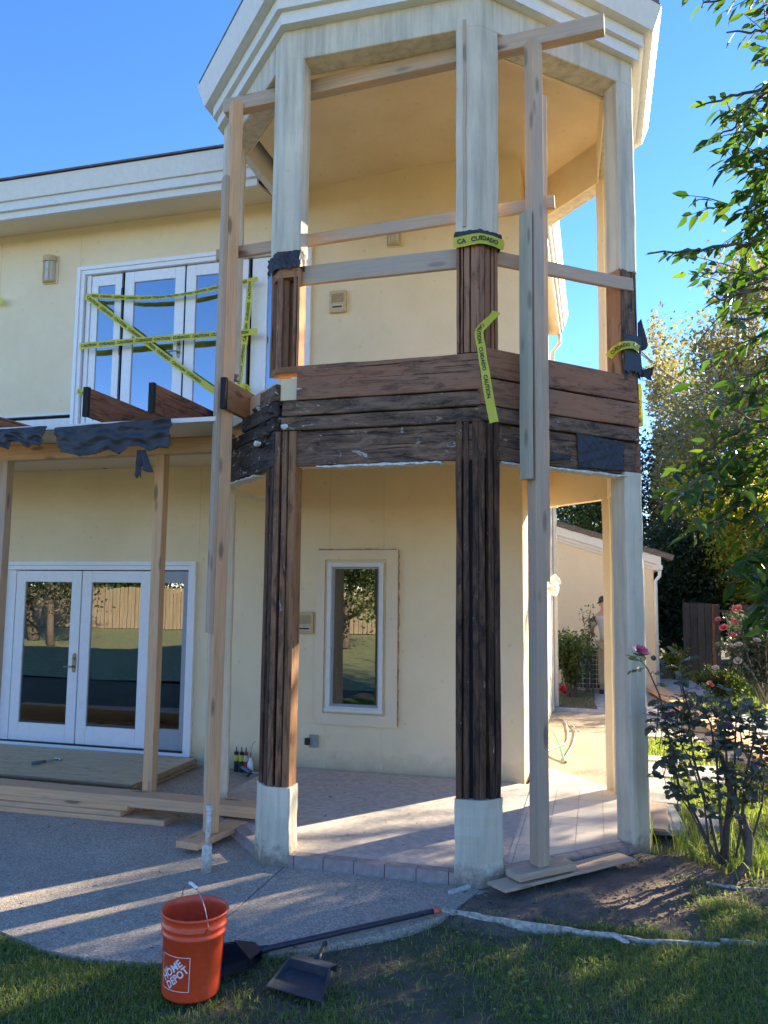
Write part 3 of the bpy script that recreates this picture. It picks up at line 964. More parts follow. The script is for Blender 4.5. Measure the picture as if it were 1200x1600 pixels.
# ---- columns
def chevron(v, a, b, w_, d, grow=0.0):
    """five sided plan at corner v between neighbours a (clockwise side) and b"""
    v, a, b = Vector(v), Vector(a), Vector(b)
    e1, e2 = (a - v).normalized(), (b - v).normalized()
    bis = (e1 + e2).normalized()
    n1 = Vector((-e1.y, e1.x)); n1 = n1 if n1.dot(bis) > 0 else -n1
    n2 = Vector((-e2.y, e2.x)); n2 = n2 if n2.dot(bis) > 0 else -n2
    c = n1.dot(bis)
    vo = v - bis * (grow / c)
    w_ += grow; d += grow * 0.5
    return [tuple(vo), tuple(v + e2 * w_ - n2 * grow), tuple(v + e2 * w_ + n2 * d), tuple(v + bis * (d / c)), tuple(v + e1 * w_ + n1 * d), tuple(v + e1 * w_ - n1 * grow)], e1, e2, n1, n2


def soft_column(name, poly, z0, z1, mat, parent, n=10, wob=0.004, torn=None, flare=0.0):
    """stucco shaft with slightly uneven arrises"""
    m = MB(); k = len(poly)
    cx = sum(p[0] for p in poly) / k; cy = sum(p[1] for p in poly) / k
    pts = []
    for i in range(k):                   # chamfer every corner a little
        p, a, b = Vector(poly[i]), Vector(poly[i - 1]), Vector(poly[(i + 1) % k])
        c = 0.012
        pts += [p + (a - p).normalized() * c, p + (b - p).normalized() * c]
    kk = len(pts)
    for j in range(n + 1):
        z = z0 + (z1 - z0) * j / n
        s_ = 1 + flare * max(0, (1 - j / n * 2.2))
        ox, oy = random.uniform(-wob, wob), random.uniform(-wob, wob)
        for i, p in enumerate(pts):
            zz = z
            if torn and j == 0: zz = z + random.uniform(0, torn)
            m.v.append((cx + (p.x - cx) * s_ + ox, cy + (p.y - cy) * s_ + oy, zz))
    for j in range(n):
        for i in range(kk):
            a, b = j * kk + i, j * kk + (i + 1) % kk
            m.f.append((a, b, b + kk, a + kk))
    m.f.append(tuple(range(kk))[::-1]); m.f.append(tuple(range(n * kk, n * kk + kk)))
    o = m.build(name, mat, parent); bm_fix(o)
    return o


def studs(v, e, nn, offs, z0, z1, mat, parent, name='stud', proud=0.012, depth=0.09, zj=0.0, rough=0.0015):
    """upright boards side by side along one face: offs = (from, to) distances from the corner"""
    for (a, b) in offs:
        w_ = b - a - 0.006
        pr = random.uniform(-proud, proud * .3)
        c = Vector(v) + e * ((a + b) / 2) + nn * (depth / 2 + pr + 0.012)
        zz0, zz1 = z0 + random.uniform(0, zj), z1 - random.uniform(0, zj)
        board(name, mat, parent, (c.x, c.y, zz0), (c.x, c.y, zz1), w_, depth, up=(nn.x, nn.y, 0), seg=7, rough=rough, ch=0.004)


WC, DC = 0.17, 0.16
# front left column A
pA, e1, e2, n1, n2 = chevron(A2, D2, B2, WC, DC)
colA = soft_column('column', pA, 4.33, 5.888, M_['columnup'], house, torn=0.05)
soft_column('stucco_base', chevron(A2, D2, B2, WC, DC, 0.006)[0], -0.02, 0.52, M_['column'], colA, flare=0.07)
cin = chevron(A2, D2, B2, WC - .045, DC - .05)[0]
off = (Vector((CEN.x, CEN.y)) - A2).normalized() * 0.045
MB().prism([(x + off.x, y + off.y) for x, y in cin], 0.5, 3.0).build('core_post', M_['core'], colA)
studs(A2, e1, n1, [(0.01, .05), (.055, .10), (.105, .165)], 0.5, 3.02, M_['blackwood'], colA, proud=.02)
studs(A2, e2, n2, [(0.0, .046)], 0.5, 3.02, M_['oldstain'], colA, proud=.012, depth=.12)
studs(A2, e2, n2, [(.062, .105)], 0.5, 3.02, M_['oldstain'], colA, proud=.012, depth=.12)
studs(A2, e2, n2, [(.108, .168)], 0.5, 3.02, M_['oldbrown'], colA, proud=.012, depth=.14)
# hollow upper frame of A
for (a, b, mt) in ((0.0, .035, 'oldred'), (.115, .145, 'oldred'), (.148, .172, 'joistlight')):  # rightmost board lighter: sun on its side is put into the wood colour
    studs(A2, e2, n2, [(a, b)], 3.50, 4.36, M_[mt], colA, proud=.003, depth=.13)
studs(A2, e1, n1, [(0.01, .05), (.12, .16)], 3.50, 4.36, M_['oldred'], colA, proud=.004)
for z0, z1 in ((3.46, 3.50), (4.18, 4.34)):
    q = [Vector(p) + off * .3 for p in chevron(A2, D2, B2, WC - .01, DC - .015)[0]]
    MB().prism([tuple(p) for p in q], z0, z1).build('plate', M_['oldbrown'], colA)
back = A2 + e2 * 0.08 + n2 * 0.13
board('back_board', M_['oldbrown'], colA, (back.x, back.y, 3.5), (back.x, back.y, 4.2), 0.12, 0.02, up=(n2.x, n2.y, 0))

# front right column B
pB, e1, e2, n1, n2 = chevron(B2, A2, C2, WC, DC)
colB = soft_column('column', pB, 4.33, 5.888, M_['columnup'], house, torn=0.02)
soft_column('stucco_base', chevron(B2, A2, C2, WC, DC, 0.006)[0], -0.02, 0.54, M_['column'], colB, flare=0.05)
cin = chevron(B2, A2, C2, WC - .045, DC - .05)[0]
off = (Vector((CEN.x, CEN.y)) - B2).normalized() * 0.05
MB().prism([(x + off.x, y + off.y) for x, y in cin], 0.5, 4.36).build('core_post', M_['core'], colB)
studs(B2, e1, n1, [(0.015, .06), (.078, .122), (.126, .172)], 0.51, 3.03, M_['blackwood'], colB, proud=.018, rough=.003)
studs(B2, e2, n2, [(0.0, .05), (.068, .112), (.116, .168)], 0.51, 3.03, M_['blackwood'], colB, proud=.018, rough=.003)
studs(B2, e1, n1, [(0.004, .07), (.072, .115), (.118, .14), (.143, .168)], 3.51, 4.36, M_['oldred'], colB, proud=.005)
studs(B2, e2, n2, [(0.004, .045), (.048, .10), (.103, .13), (.133, .165)], 3.51, 4.36, M_['oldred'], colB, proud=.005)
# the crack with a strip of bare wood up the left face of B
v = B2 + e1 * 0.105
board('crack_strip', M_['greywood'], colB, (v.x - n1.x * .003, v.y - n1.y * .003, 4.4), (v.x - n1.x * .003, v.y - n1.y * .003, 5.95), 0.022, 0.012, up=(n1.x, n1.y, 0), seg=14, rough=0.0025)

# right column C: stucco below and above, bare wood between
pC, e1, e2, n1, n2 = chevron(C2, B2, F2, WC, DC)
colC = soft_column('column', pC, 4.36, 5.93, M_['columnup'], house, torn=0.04)
soft_column('column_shaft', pC, -0.03, 2.79, M_['column'], colC, flare=0.06, n=14)
studs(C2, e1, n1, [(0.005, .05), (.052, .10), (.103, .165)], 3.5, 4.38, M_['rotten'], colC, depth=.06, rough=.004, proud=.02)
studs(C2, e2, n2, [(0.005, .08), (.083, .165)], 3.5, 4.38, M_['rotten'], colC, depth=.06)
sd_ = C2 + e1 * 0.165 + n1 * 0.085
board('side_board', M_['joistlight'], colC, (sd_.x + e1.x * .004, sd_.y + e1.y * .004, 3.5), (sd_.x + e1.x * .004, sd_.y + e1.y * .004, 4.38), 0.14, 0.02, up=(e1.x, e1.y, 0), seg=5, rough=.001)
cin = chevron(C2, B2, F2, WC - .05, DC - .05)[0]
off = (Vector((CEN.x, CEN.y)) - C2).normalized() * 0.05
MB().prism([(x + off.x, y + off.y) for x, y in cin], 3.45, 4.4).build('core_post', M_['core'], colC)

# far right column F
pF, e1, e2, n1, n2 = chevron(F2, C2, G2, WC, DC)
colF = soft_column('column', pF, 3.95, 5.95, M_['wallpale'], house, torn=0.03)
soft_column('column_shaft', pF, -0.03, 2.79, M_['wall'], colF)
studs(F2, e1, n1, [(0.005, .05), (.052, .10), (.103, .165)], 3.45, 3.97, M_['joistlight'], colF)
studs(F2, e2, n2, [(0.005, .08), (.083, .165)], 3.45, 3.97, M_['joistlight'], colF)

# left column D
pD, e1, e2, n1, n2 = chevron(D2, E2, A2, WC, DC)
colD = soft_column('column', pD, 3.76, 5.9, M_['columnup'], house, torn=0.03)
soft_column('column_shaft', pD, -0.03, 2.80, M_['column'], colD)
studs(D2, e1, n1, [(0.005, .05), (.055, .10), (.105, .165)], 2.8, 3.8, M_['rotten'], colD, rough=.004)
studs(D2, e2, n2, [(0.005, .05), (.055, .10), (.105, .165)], 2.8, 3.8, M_['rotten'], colD, rough=.004)

# ---- planked band at floor level
def band_planks(a, b, rows, parent, e0=0.0, e1=0.0, thick=0.04):
    a, b = Vector(a), Vector(b); e = (b - a).normalized(); nn = Vector((-e.y, e.x))
    for (z0, z1, mt, x0, x1, pr) in rows:
        p, q = a + e * (e0 + x0), b - e * (e1 + x1)
        o_ = nn * (thick / 2 + pr)
        board('plank', M_[mt], parent, (p.x + o_.x, p.y + o_.y, (z0 + z1) / 2), (q.x + o_.x, q.y + o_.y, (z0 + z1) / 2), (z1 - z0) - .004, thick, up=(nn.x, nn.y, 0), seg=14, rough=.0022, ch=.005)


oin, oou = inset(OCT, .073), inset(OCT, .043)
iB, iC, iF = [OCT.index(tuple(s)) for s in (B2, C2, F2)]
eA = (B2 - A2).normalized(); nA = Vector((-eA.y, eA.x))
bandf = MB().prism([tuple(A2 + eA * .19 + nA * .043), oou[iB], oou[iC], oou[iF], oin[iF], oin[iC], oin[iB], tuple(A2 + eA * .19 + nA * .073)], 2.79, 3.47).build('floor_band', M_['core'], house)
band_planks(A2, B2, [(2.765, 3.02, 'rotten', 0.02, 0.02, 0.03), (3.025, 3.125, 'rotten', 0.05, 0.0, .006), (3.13, 3.235, 'rotten', 0.06, 0.0, -.006), (3.245, 3.50, 'oldred', 0.165, 0.0, 0.0)], bandf)
band_planks(B2, C2, [(2.775, 3.03, 'rotten', 0.02, 0.02, 0.03), (3.035, 3.14, 'rotten', 0.0, 0.02, .004), (3.145, 3.33, 'oldred', 0.0, 0.02, -.004), (3.34, 3.545, 'oldred', 0.0, 0.03, 0.0)], bandf)
band_planks(C2, F2, [(2.78, 3.03, 'oldred', 0.03, 0.0, 0.0), (3.035, 3.24, 'oldred', 0.03, 0.0, .004), (3.25, 3.5, 'oldred', 0.03, 0.0, 0.0)], bandf)
bd2 = edge_beam('floor_band', D2, A2, 0.05, 0.075, 2.80, 3.15, M_['core'])
band_planks(D2, A2, [(2.765, 3.03, 'rottenplaster', 0.10, 0.0, 0.0), (3.035, 3.13, 'rottenplaster', 0.3, 0.03, .006), (3.135, 3.25, 'rottenplaster', 0.75, 0.02, .0), (3.255, 3.38, 'rotten', 1.12, 0.02, .01)], bd2)
# rot and plaster lumps at corner A
def lump(name, c, r, mat, parent, n=9, seed=0, sq=(1, 1, 1)):
    rr = random.Random(seed); m = MB(); rows = 6
    for i in range(rows + 1):
        th = math.pi * i / rows
        for k in range(n):
            ph = 2 * math.pi * k / n; q = r * rr.uniform(.7, 1.25)
            m.v.append((c[0] + sq[0] * q * math.sin(th) * math.cos(ph), c[1] + sq[1] * q * math.sin(th) * math.sin(ph), c[2] + sq[2] * q * math.cos(th)))
    for i in range(rows):
        for k in range(n):
            a_, b_ = i * n + k, i * n + (k + 1) % n
            m.f.append((a_, a_ + n, b_ + n, b_))
    return m.build(name, mat, parent)


lump('plaster_lump', tuple(at(470, 608, 5.18)), 0.035, M_['plaster'], house, seed=3, sq=(1.1, .7, .9))
for i in range(34):
    q = at(random.uniform(396, 456), random.uniform(632, 700), 5.20 + random.uniform(-.03, .05))
    lump('rot_debris', tuple(q), random.uniform(.012, .03), M_[random.choice(['rottenplaster', 'rotten', 'core', 'core', 'rotten', 'rottenplaster', 'plaster'])], house, seed=i, sq=(1.2, 1, .8))
# torn plaster edges under the band
def torn_strip(a, b, z, w0, parent, seed, mat='plaster'):
    rr = random.Random(seed); a, b = Vector(a), Vector(b); m = MB(); n = 26
    e = (b - a).normalized(); nn = Vector((-e.y, e.x, 0)) if len(e) == 3 else Vector((-e.y, e.x))
    for i in range(n + 1):
        p = a.lerp(b, i / n)
        o0 = rr.uniform(-.012, .006)
        for (oo, zz) in ((o0, 0), (w0, 0), (w0, .014), (o0 + .004, .014)):
            m.v.append((p.x + nn.x * oo, p.y + nn.y * oo, z + zz + rr.uniform(-.006, .003)))
    for i in range(n):
        for k in range(4):
            a_, b_ = i * 4 + k, i * 4 + (k + 1) % 4
            m.f.append((a_, b_, b_ + 4, a_ + 4))
    m.f += [(0, 3, 2, 1), (n * 4, n * 4 + 1, n * 4 + 2, n * 4 + 3)]
    o = m.build('torn_plaster_edge', M_[mat], parent); bm_fix(o)


torn_strip(A2.lerp(B2, .22), A2.lerp(B2, .82), 2.748, .10, house, 1)
torn_strip(B2.lerp(C2, .12), B2.lerp(C2, .98), 2.752, .10, house, 2)
torn_strip(D2.lerp(A2, .15), D2.lerp(A2, .72), 2.745, .10, house, 3)

# ---- left balcony: soffit, joists
sz = lambda y: 3.172 + 0.030 * (y - 5.38)
m = MB().prism([(-11, 5.36), (-2.76, 5.36), (-2.86, 5.72), (-3.27, 6.18), (-3.27, YW - .001), (-11, YW - .001)], lambda x, y: sz(y), lambda x, y: sz(y) + .025)
m.build('balcony_soffit', M_['wallpale'], house)
MB().box(-11, -2.77, 5.345, 5.358, 3.168, 3.203).build('soffit_edge', M_['trim'], house)
for x in (-3.31, -3.90, -5.39, -6.0):
    board('joist', M_['joist'], house, (x, 5.28, 3.355), (x, YW - .03, 3.355), 0.042, 0.23, up=(0, 0, 1), seg=6, rough=.001)
board('joist', M_['joistlight'], house, (-2.69, 5.27, 3.352), (-2.69, 5.92, 3.352), 0.042, 0.23, up=(0, 0, 1), seg=4, rough=.001)
for x in (-3.31, -3.90, -5.39, -2.69):
    MB().box(x - .0225, x + .0225, 5.245 if x < -2.8 else 5.235, 5.278 if x < -2.8 else 5.268, 3.235, 3.475).build('joist_end', M_['core'], house)

# ================================================================== GARDEN WING
wing = thing('garden_wing', (0.2, 17, 0), 'low cream garden wing with a sloping tiled roof behind the man', 'building')
YG = 16.5
rz = lambda x: 3.38 - (x + 0.82) * 0.3146
MB().add([(-2.5, YG, 0), (1.13, YG, 0), (1.13, YG, rz(1.13) - .33), (-2.5, YG, rz(-2.5) - .33), (-2.5, YG + 5, 0), (1.13, YG + 5, 0), (1.13, YG + 5, rz(1.13) - .33), (-2.5, YG + 5, rz(-2.5) - .33)],
         [(0, 1, 2, 3), (1, 5, 6, 2), (5, 4, 7, 6), (4, 0, 3, 7)]).build('wall', M_['wallpale'], wing)
for k, (d0, d1, yy) in enumerate(((-0.12, -0.30, 0.10), (-0.302, -0.37, 0.06), (-0.372, -0.43, 0.03))):
    x0, x1 = -2.5, 1.27 - .02 * k
    m = MB().add([(x0, YG - yy, rz(x0) + d1), (x1, YG - yy, rz(x1) + d1), (x1, YG - yy, rz(x1) + d0), (x0, YG - yy, rz(x0) + d0), (x0, YG - .001, rz(x0) + d1), (x1, YG - .001, rz(x1) + d1), (x1, YG - .001, rz(x1) + d0), (x0, YG - .001, rz(x0) + d0)],
                 [(0, 1, 2, 3), (3, 2, 6, 7), (1, 5, 6, 2), (0, 4, 5, 1)])
    m.build('rake_board', M_['trim'], wing)
rf = MB().add([(-2.5, YG - .1, rz(-2.5) - .11), (1.28, YG - .1, rz(1.28) - .11), (1.28, YG + 5, rz(1.28) - .11), (-2.5, YG + 5, rz(-2.5) - .11), (-2.5, YG - .1, rz(-2.5) - .06), (1.28, YG - .1, rz(1.28) - .06), (1.28, YG + 5, rz(1.28) - .06), (-2.5, YG + 5, rz(-2.5) - .06)],
              [(0, 3, 2, 1), (4, 5, 6, 7), (0, 1, 5, 4), (1, 2, 6, 5), (3, 0, 4, 7)]).build('roof', M_['rooftile'], wing)
tilem = MB()
for i in range(3):
    tilem.box(0, .40, 0, .30, -.0, .0) if False else None
tilem.box(-.22, .20, -.01, .3, 0.0, .035)
tilem.box(-.22, .20, -.012, .02, -.07, -.001)
tm = tilem.mesh('roof_tile', M_['rooftile'])
slope = math.atan(0.3146)
for i in range(10):
    x = -2.1 + i * 0.38
    for j in range(3):
        o = bpy.data.objects.new('roof_tile', tm)
        link(o, rf, Matrix.Translation((x, YG - .12 + j * .3, rz(x) - .045 + .008 * (j % 2))) @ Matrix.Rotation(slope + .05, 4, 'Y') @ Matrix.Rotation(random.uniform(-.015, .015), 4, 'Z'))
MB().tube([(1.24, YG - .03, 2.36), (1.24, YG - .03, 2.22), (1.16, YG - .05, 2.12), (1.16, YG - .05, 0.05)], 0.035).build('downspout', M_['trim'], wing, smooth=True)
MB().box(1.14, 1.30, YG - .1, YG + 4, 2.34, 2.44).build('gutter', M_['trim'], wing, bevel=.01)

# ================================================================== SHORING
def post_obj(name, label, segs, group, M=None):
    p0 = segs[0][1]
    th_ = thing(name, (p0[0], p0[1], p0[2]), label, 'post', group)
    for (nm, a, b, w_, t_, up, mt) in segs:
        board(nm, M_[mt], th_, a, b, w_, t_, up=up, seg=8, rough=.0012, ch=.004)
    return th_


s7 = 0.7071
# front left shoring post (spliced) on its foot block
post_obj('shoring_post', 'spliced fir shoring post left of the tower, rising from the wood foot block', [
    ('timber', (-2.775, 5.42, .095), (-2.745, 5.42, 5.79), .092, .092, (-s7, -s7, 0), 'newwood'),
    ('scab_board', (-2.814, 5.374, 1.55), (-2.793, 5.374, 5.15), .09, .038, (-s7, -s7, 0), 'greywood'),
], 'timber shoring posts')
# front right post
post_obj('shoring_post', 'tall grey shoring post just right of the charred centre column', [
    ('timber', (-.375, 5.30, .135), (-.365, 5.30, 5.80), .092, .092, (-s7, -s7, 0), 'greywood'),
    ('scab_board', (-.332, 5.352, 1.95), (-.318, 5.352, 5.42), .09, .03, (s7, -s7, 0), 'greywood'),
    ('scab_board', (-.432, 5.232, 2.63), (-.424, 5.232, 4.50), .10, .038, (-s7, -s7, 0), 'greenwood'),
], 'timber shoring posts')
post_obj('shoring_post', 'brown fir post in front of the lower glass doors, beside the plywood stack', [
    ('timber', (-3.66, 6.02, 0.0), (-3.66, 6.02, 3.045), .09, .09, (0, -1, 0), 'newwood'),
], 'timber shoring posts')
post_obj('shoring_post', 'fir post at the left edge of the picture under the balcony beam', [
    ('timber', (-5.29, 6.02, 0.0), (-5.29, 6.02, 3.045), .09, .09, (0, -1, 0), 'greywood'),
], 'timber shoring posts')


def single(name, label, cat, mat, p0, p1, w_, t_, up=(0, 0, 1), group=None, rough=.0012, seg=8):
    o = board(name, mat, None, p0, p1, w_, t_, up=up, seg=seg, rough=rough, ch=.004)
    return tag(o, label, cat, group)


G_ = 'timber rails bracing the tower'
single('shoring_beam', 'long fir beam under the balcony soffit carried by two posts', 'beam', M_['newwood'], (-8, 6.02, 3.117), (-3.15, 6.02, 3.117), .09, .14)
single('brace_rail', 'thick top rail crossing the tower opening just below the roof beam', 'rail', M_['greywood'], (-2.87, 5.49, 5.815), (.127, 5.30, 5.838), .09, .118, group=G_)
single('brace_rail', 'thin weathered middle rail crossing above the upper intercom', 'rail', M_['greywood'], (-2.92, 5.51, 4.575), (-.232, 5.38, 4.625), .04, .09, group=G_)
bc = (C2 - B2).normalized(); bn = Vector((-bc.y, bc.x))
p, q = A2 + Vector((.13, .09)), B2 + Vector((-.05, .09))
single('brace_rail', 'pale two by six guard rail between the two front columns above the plank band', 'rail', M_['greywood'], (p.x, p.y, 4.21), (q.x, q.y, 4.215), .14, .04, up=(0, -1, 0), group=G_)
p = B2 + bc * .14 + bn * .08; q = C2 - bc * .06 - bn * .0
single('brace_rail', 'short guard rail from the centre column past the grey post to the right column', 'rail', M_['greywood'], (p.x, p.y, 4.235), (q.x, q.y, 4.265), .10, .04, up=(bn.x, bn.y, 0), group=G_)
single('foot_block', 'fir foot block under the left shoring post beside the white pipe', 'block', M_['newwood'], (-2.83, 5.17, .065), (-2.73, 5.78, .065), .19, .045, group='foot blocks under shoring posts')
single('foot_block', 'thick foot block under the grey shoring post right of the centre column', 'block', M_['greywood'], (-.53, 5.13, .108), (-.20, 5.46, .108), .145, .045, group='foot blocks under shoring posts')
single('scrap_board', 'long thin board on the dirt along the right edge of the tiled porch', 'board', M_['greywood'], (-.62, 5.02, .066), (.17, 5.88, .055), .17, .02)
single('scrap_board', 'short piece of board lying right of the foot of the right column', 'board', M_['greywood'], (.44, 6.62, .045), (.50, 7.45, .045), .15, .02)

# ---- lumber pile and plywood
LP = 'boards of the lumber pile on the patio'
single('lumber_board', 'lowest front board of the lumber pile, reaching furthest right on the patio', 'board', M_['newwood'], (-8, 5.76, .022), (-3.33, 5.82, .022), .22, .042, group=LP)
single('lumber_board', 'middle board of the lumber pile with a broken notched end', 'board', M_['newwood'], (-8, 5.76, .066), (-3.72, 5.80, .066), .20, .04, group=LP)
single('lumber_board', 'third board of the lumber pile, just under the long wide one', 'board', M_['newwood'], (-8, 5.78, .108), (-3.68, 5.83, .108), .20, .04, group=LP)
single('lumber_board', 'long wide pinkish board on top of the pile reaching behind the left column', 'board', M_['newwood'], (-8, 5.80, .172), (-2.40, 5.86, .150), .20, .085, group=LP)
single('lumber_board', 'rear board of the lumber pile lying against the plywood stack', 'board', M_['newwood'], (-8, 6.2, .022), (-4.3, 6.24, .022), .20, .042, group=LP)
psk = []
PLY = ['bottom plywood sheet of the stack in front of the lower doors', 'second plywood sheet from the bottom of the stack by the doors', 'third plywood sheet from the bottom of the stack by the doors', 'fourth plywood sheet from the bottom, just under the top sheet', 'top plywood sheet of the stack, with the hammer lying on it']
M_['plyedge'] = timber('plywood_edge', (0.38, 0.24, 0.13), (0.5, 0.35, 0.2), 0.2, grey=0.2, black=.1)
for i in range(5):
    z = 0.012 + i * .0215
    dx, dy = random.uniform(-.03, .03), random.uniform(-.02, .03)
    o = board('plywood_sheet', M_['ply'] if i == 4 else M_['plyedge'], None, (-6.55 + dx, 7.02 + dy, z), (-4.07 + dx, 7.02 + dy, z), 1.17, .019, ch=.001)
    if i == 4: o.data.materials.append(M_['plyedge'])
    tag(o, PLY[i], 'plywood', 'plywood sheets stacked by the doors')
    for q in o.data.polygons:
        if i == 4 and abs(q.normal.z) < .7: q.material_index = 1
hm = thing('hammer', tuple(on(75, 1190, .115)), 'claw hammer with a dark grip lying on the plywood stack', 'hammer')
hp, hq = on(50, 1193, .128), on(92, 1186, .128)
MB().tube([hp, hp.lerp(hq, .5)], [.017, .015]).build('grip', plain('worn_blue_grip', (.12, .16, .17), .6), hm, smooth=True)
MB().tube([hp.lerp(hq, .5), hq], .009).build('shaft', M_['steel'], hm, smooth=True)
hd = (hq - hp).normalized(); sd2 = Vector((-hd.y, hd.x, 0))
MB().tube([hq - sd2 * .05, hq - sd2 * .02, hq + sd2 * .03, hq + sd2 * .09], [.016, .014, .013, .004]).build('head', M_['steel'], hm, smooth=False)

# ---- black felt paper
def sheet(name, label, P00, P10, P01, P11, nu, nv, amp, mat, cat='paper', seed=0, ragged=0.04, parent=None, thick=.003, f=7.0, holes=()):
    """crumpled sheet spanned by four corners (u across, v down)"""
    rr = np.random.default_rng(seed)
    P00, P10, P01, P11 = [np.array(p, float) for p in (P00, P10, P01, P11)]
    us = np.linspace(0, 1, nu); vs_ = np.linspace(0, 1, nv)
    nrm = np.cross(P10 - P00, P01 - P00); nrm /= np.linalg.norm(nrm)
    ph = rr.uniform(0, 6.28, (12, 2)); kx = rr.uniform(-f, f, (12, 2))
    V = []
    cut = np.cumsum(rr.normal(0, .25, nu)); cut = (cut - cut.mean()) * ragged
    kc = max(4, nu // 7)
    cutb = np.interp(np.linspace(0, 1, nu), np.linspace(0, 1, kc), rr.uniform(0, ragged * 1.6, kc)) + rr.uniform(0, .02, nu)
    for j, v_ in enumerate(vs_):
        for i, u in enumerate(us):
            ve = v_ * (1 - cutb[i])
            ue = u + (rr.uniform(-.012, .012) if i in (0, nu - 1) else 0)
            p = P00 * (1 - ue) * (1 - ve) + P10 * ue * (1 - ve) + P01 * (1 - ue) * ve + P11 * ue * ve
            h = sum(abs(math.sin(kx[k, 0] * u * 2 + kx[k, 1] * v_ * 1.3 + ph[k, 0])) - .5 for k in range(12)) / 5
            V.append(p + nrm * h * amp)
    a = np.array([j * nu + i for j in range(nv - 1) for i in range(nu - 1)])
    F = np.stack([a, a + 1, a + 1 + nu, a + nu], 1)
    o = bpy.data.objects.new(name, npmesh(name, np.array(V), F, mat, True))
    link(o, parent)
    sm = o.modifiers.new('solid', 'SOLIDIFY'); sm.thickness = thick
    if label: tag(o, label, cat)
    return o


yp = 5.23
sheet('felt_paper', 'large torn sheet of black felt paper hanging over the balcony edge', at(84, 668, yp), at(268, 652, yp), at(94, 718, yp), at(262, 706, yp), 90, 26, .034, M_['felt'], seed=2, ragged=.16)
sheet('felt_paper', 'smaller ragged black felt scrap at the left end of the balcony edge', at(-30, 672, yp), at(72, 665, yp), at(5, 704, yp), at(60, 702, yp), 50, 20, .034, M_['felt'], seed=5, ragged=.3)
dp = thing('dangling_paper', tuple(at(222, 705, 5.22)), 'torn black paper scrap dangling below the balcony beside the post', 'paper')
for k, (px0, px1, pyb) in enumerate(((209, 220, 755), (214, 222, 738), (224, 240, 746))):
    top = at(217 + k * 3, 703, 5.22)
    sheet('strip', None, top - Vector((.02, 0, 0)), top + Vector((.02, .01, 0)), at(px0, pyb, 5.2), at(px1, pyb - 5, 5.23), 6, 12, .02, M_['felt'], seed=9 + k, ragged=.2, parent=dp)
e1, e2 = (A2 - B2), (C2 - B2).normalized(); nB = Vector((bn.x, bn.y, 0))
def onBC(px, py, off_=-.008):
    d = ray(px, py); n_ = Vector((bn.x, bn.y, 0)); b_ = Vector((B2.x, B2.y, 0)) + n_ * off_
    return EYE + d * ((b_ - EYE).dot(n_) / d.dot(n_))
sheet('felt_paper', 'crinkled black building paper stapled to the lower right of the plank band', onBC(902, 675, .012), onBC(976, 692, .012), onBC(905, 733, .012), onBC(974, 738, .012), 34, 26, .012, M_['felt'], seed=12, ragged=.04, f=14)
sheet('felt_paper', 'small torn black paper remnant right of the grey post on the plank band', onBC(853, 706, -.015), onBC(893, 712, -.015), onBC(853, 725, -.015), onBC(886, 730, -.015), 12, 8, .012, M_['felt'], seed=14, ragged=.4, f=12)
# paper collars at the tops of the bare wood
def wrap(name, label, v, a, b, z0, z1, seed, wd=.175, ragged=.5, out=.012, mat='felt', cat='paper'):
    _, e1_, e2_, n1_, n2_ = chevron(v, a, b, .17, .16)
    v = Vector(v)
    path = [v + e1_ * wd - n1_ * out, v + e1_ * wd * .5 - n1_ * out, v - (n1_ + n2_).normalized() * out * 1.2, v + e2_ * wd * .5 - n2_ * out, v + e2_ * wd - n2_ * out, v + e2_ * wd + n2_ * .10]
    rr = random.Random(seed); m = MB(); N = 30; J = 6
    for j in range(J + 1):
        for i in range(N + 1):
            s_ = i / N * (len(path) - 1); k = min(int(s_), len(path) - 2); p = path[k].lerp(path[k + 1], s_ - k)
            o_ = rr.uniform(-.007, .007); zz = z1 + (z0 - z1) * j / J
            if j == J: zz += rr.uniform(0, (z1 - z0) * ragged)
            m.v.append((p.x + o_, p.y + o_, zz + rr.uniform(-.004, .004)))
    for j in range(J):
        for i in range(N):
            a_ = j * (N + 1) + i
            m.f.append((a_, a_ + 1, a_ + N + 2, a_ + N + 1))
    o = m.build(name, M_[mat], None, smooth=False)
    sm = o.modifiers.new('solid', 'SOLIDIFY'); sm.thickness = .003
    return tag(o, label, cat)


wrap('felt_paper', 'black paper collar at the torn stucco edge of the left front column', A2, D2, B2, 4.22, 4.37, 1, ragged=.7)
wrap('felt_paper', 'black paper collar just above the tape band on the centre column', B2, A2, C2, 4.25, 4.37, 2, ragged=.2, out=.010)
wrap('felt_paper', 'tattered black paper wrapped on the right column near the plank band', C2, B2, F2, 3.52, 3.86, 3, ragged=.35, out=.018)
p = C2 + Vector((.06, -.03))
sheet('felt_paper', 'stiff dark paper flap sticking out right of the right column', (p.x - .06, p.y + .04, 3.98), (p.x - .03, p.y + .05, 4.02), (p.x - .06, p.y + .03, 3.76), (p.x + .035, p.y + .05, 3.72), 10, 10, .02, M_['felt'], seed=21, ragged=.2)
sheet('felt_paper', 'broken dark sheathing scrap poking out at the right end of the plank band', (p.x - .08, p.y + .05, 3.60), (p.x + .05, p.y + .02, 3.62), (p.x - .08, p.y + .04, 3.52), (p.x + .02, p.y + .02, 3.50), 14, 8, .03, M_['felt'], seed=23, ragged=.3, f=12)

# ---- caution tape with its print
_txt = {}


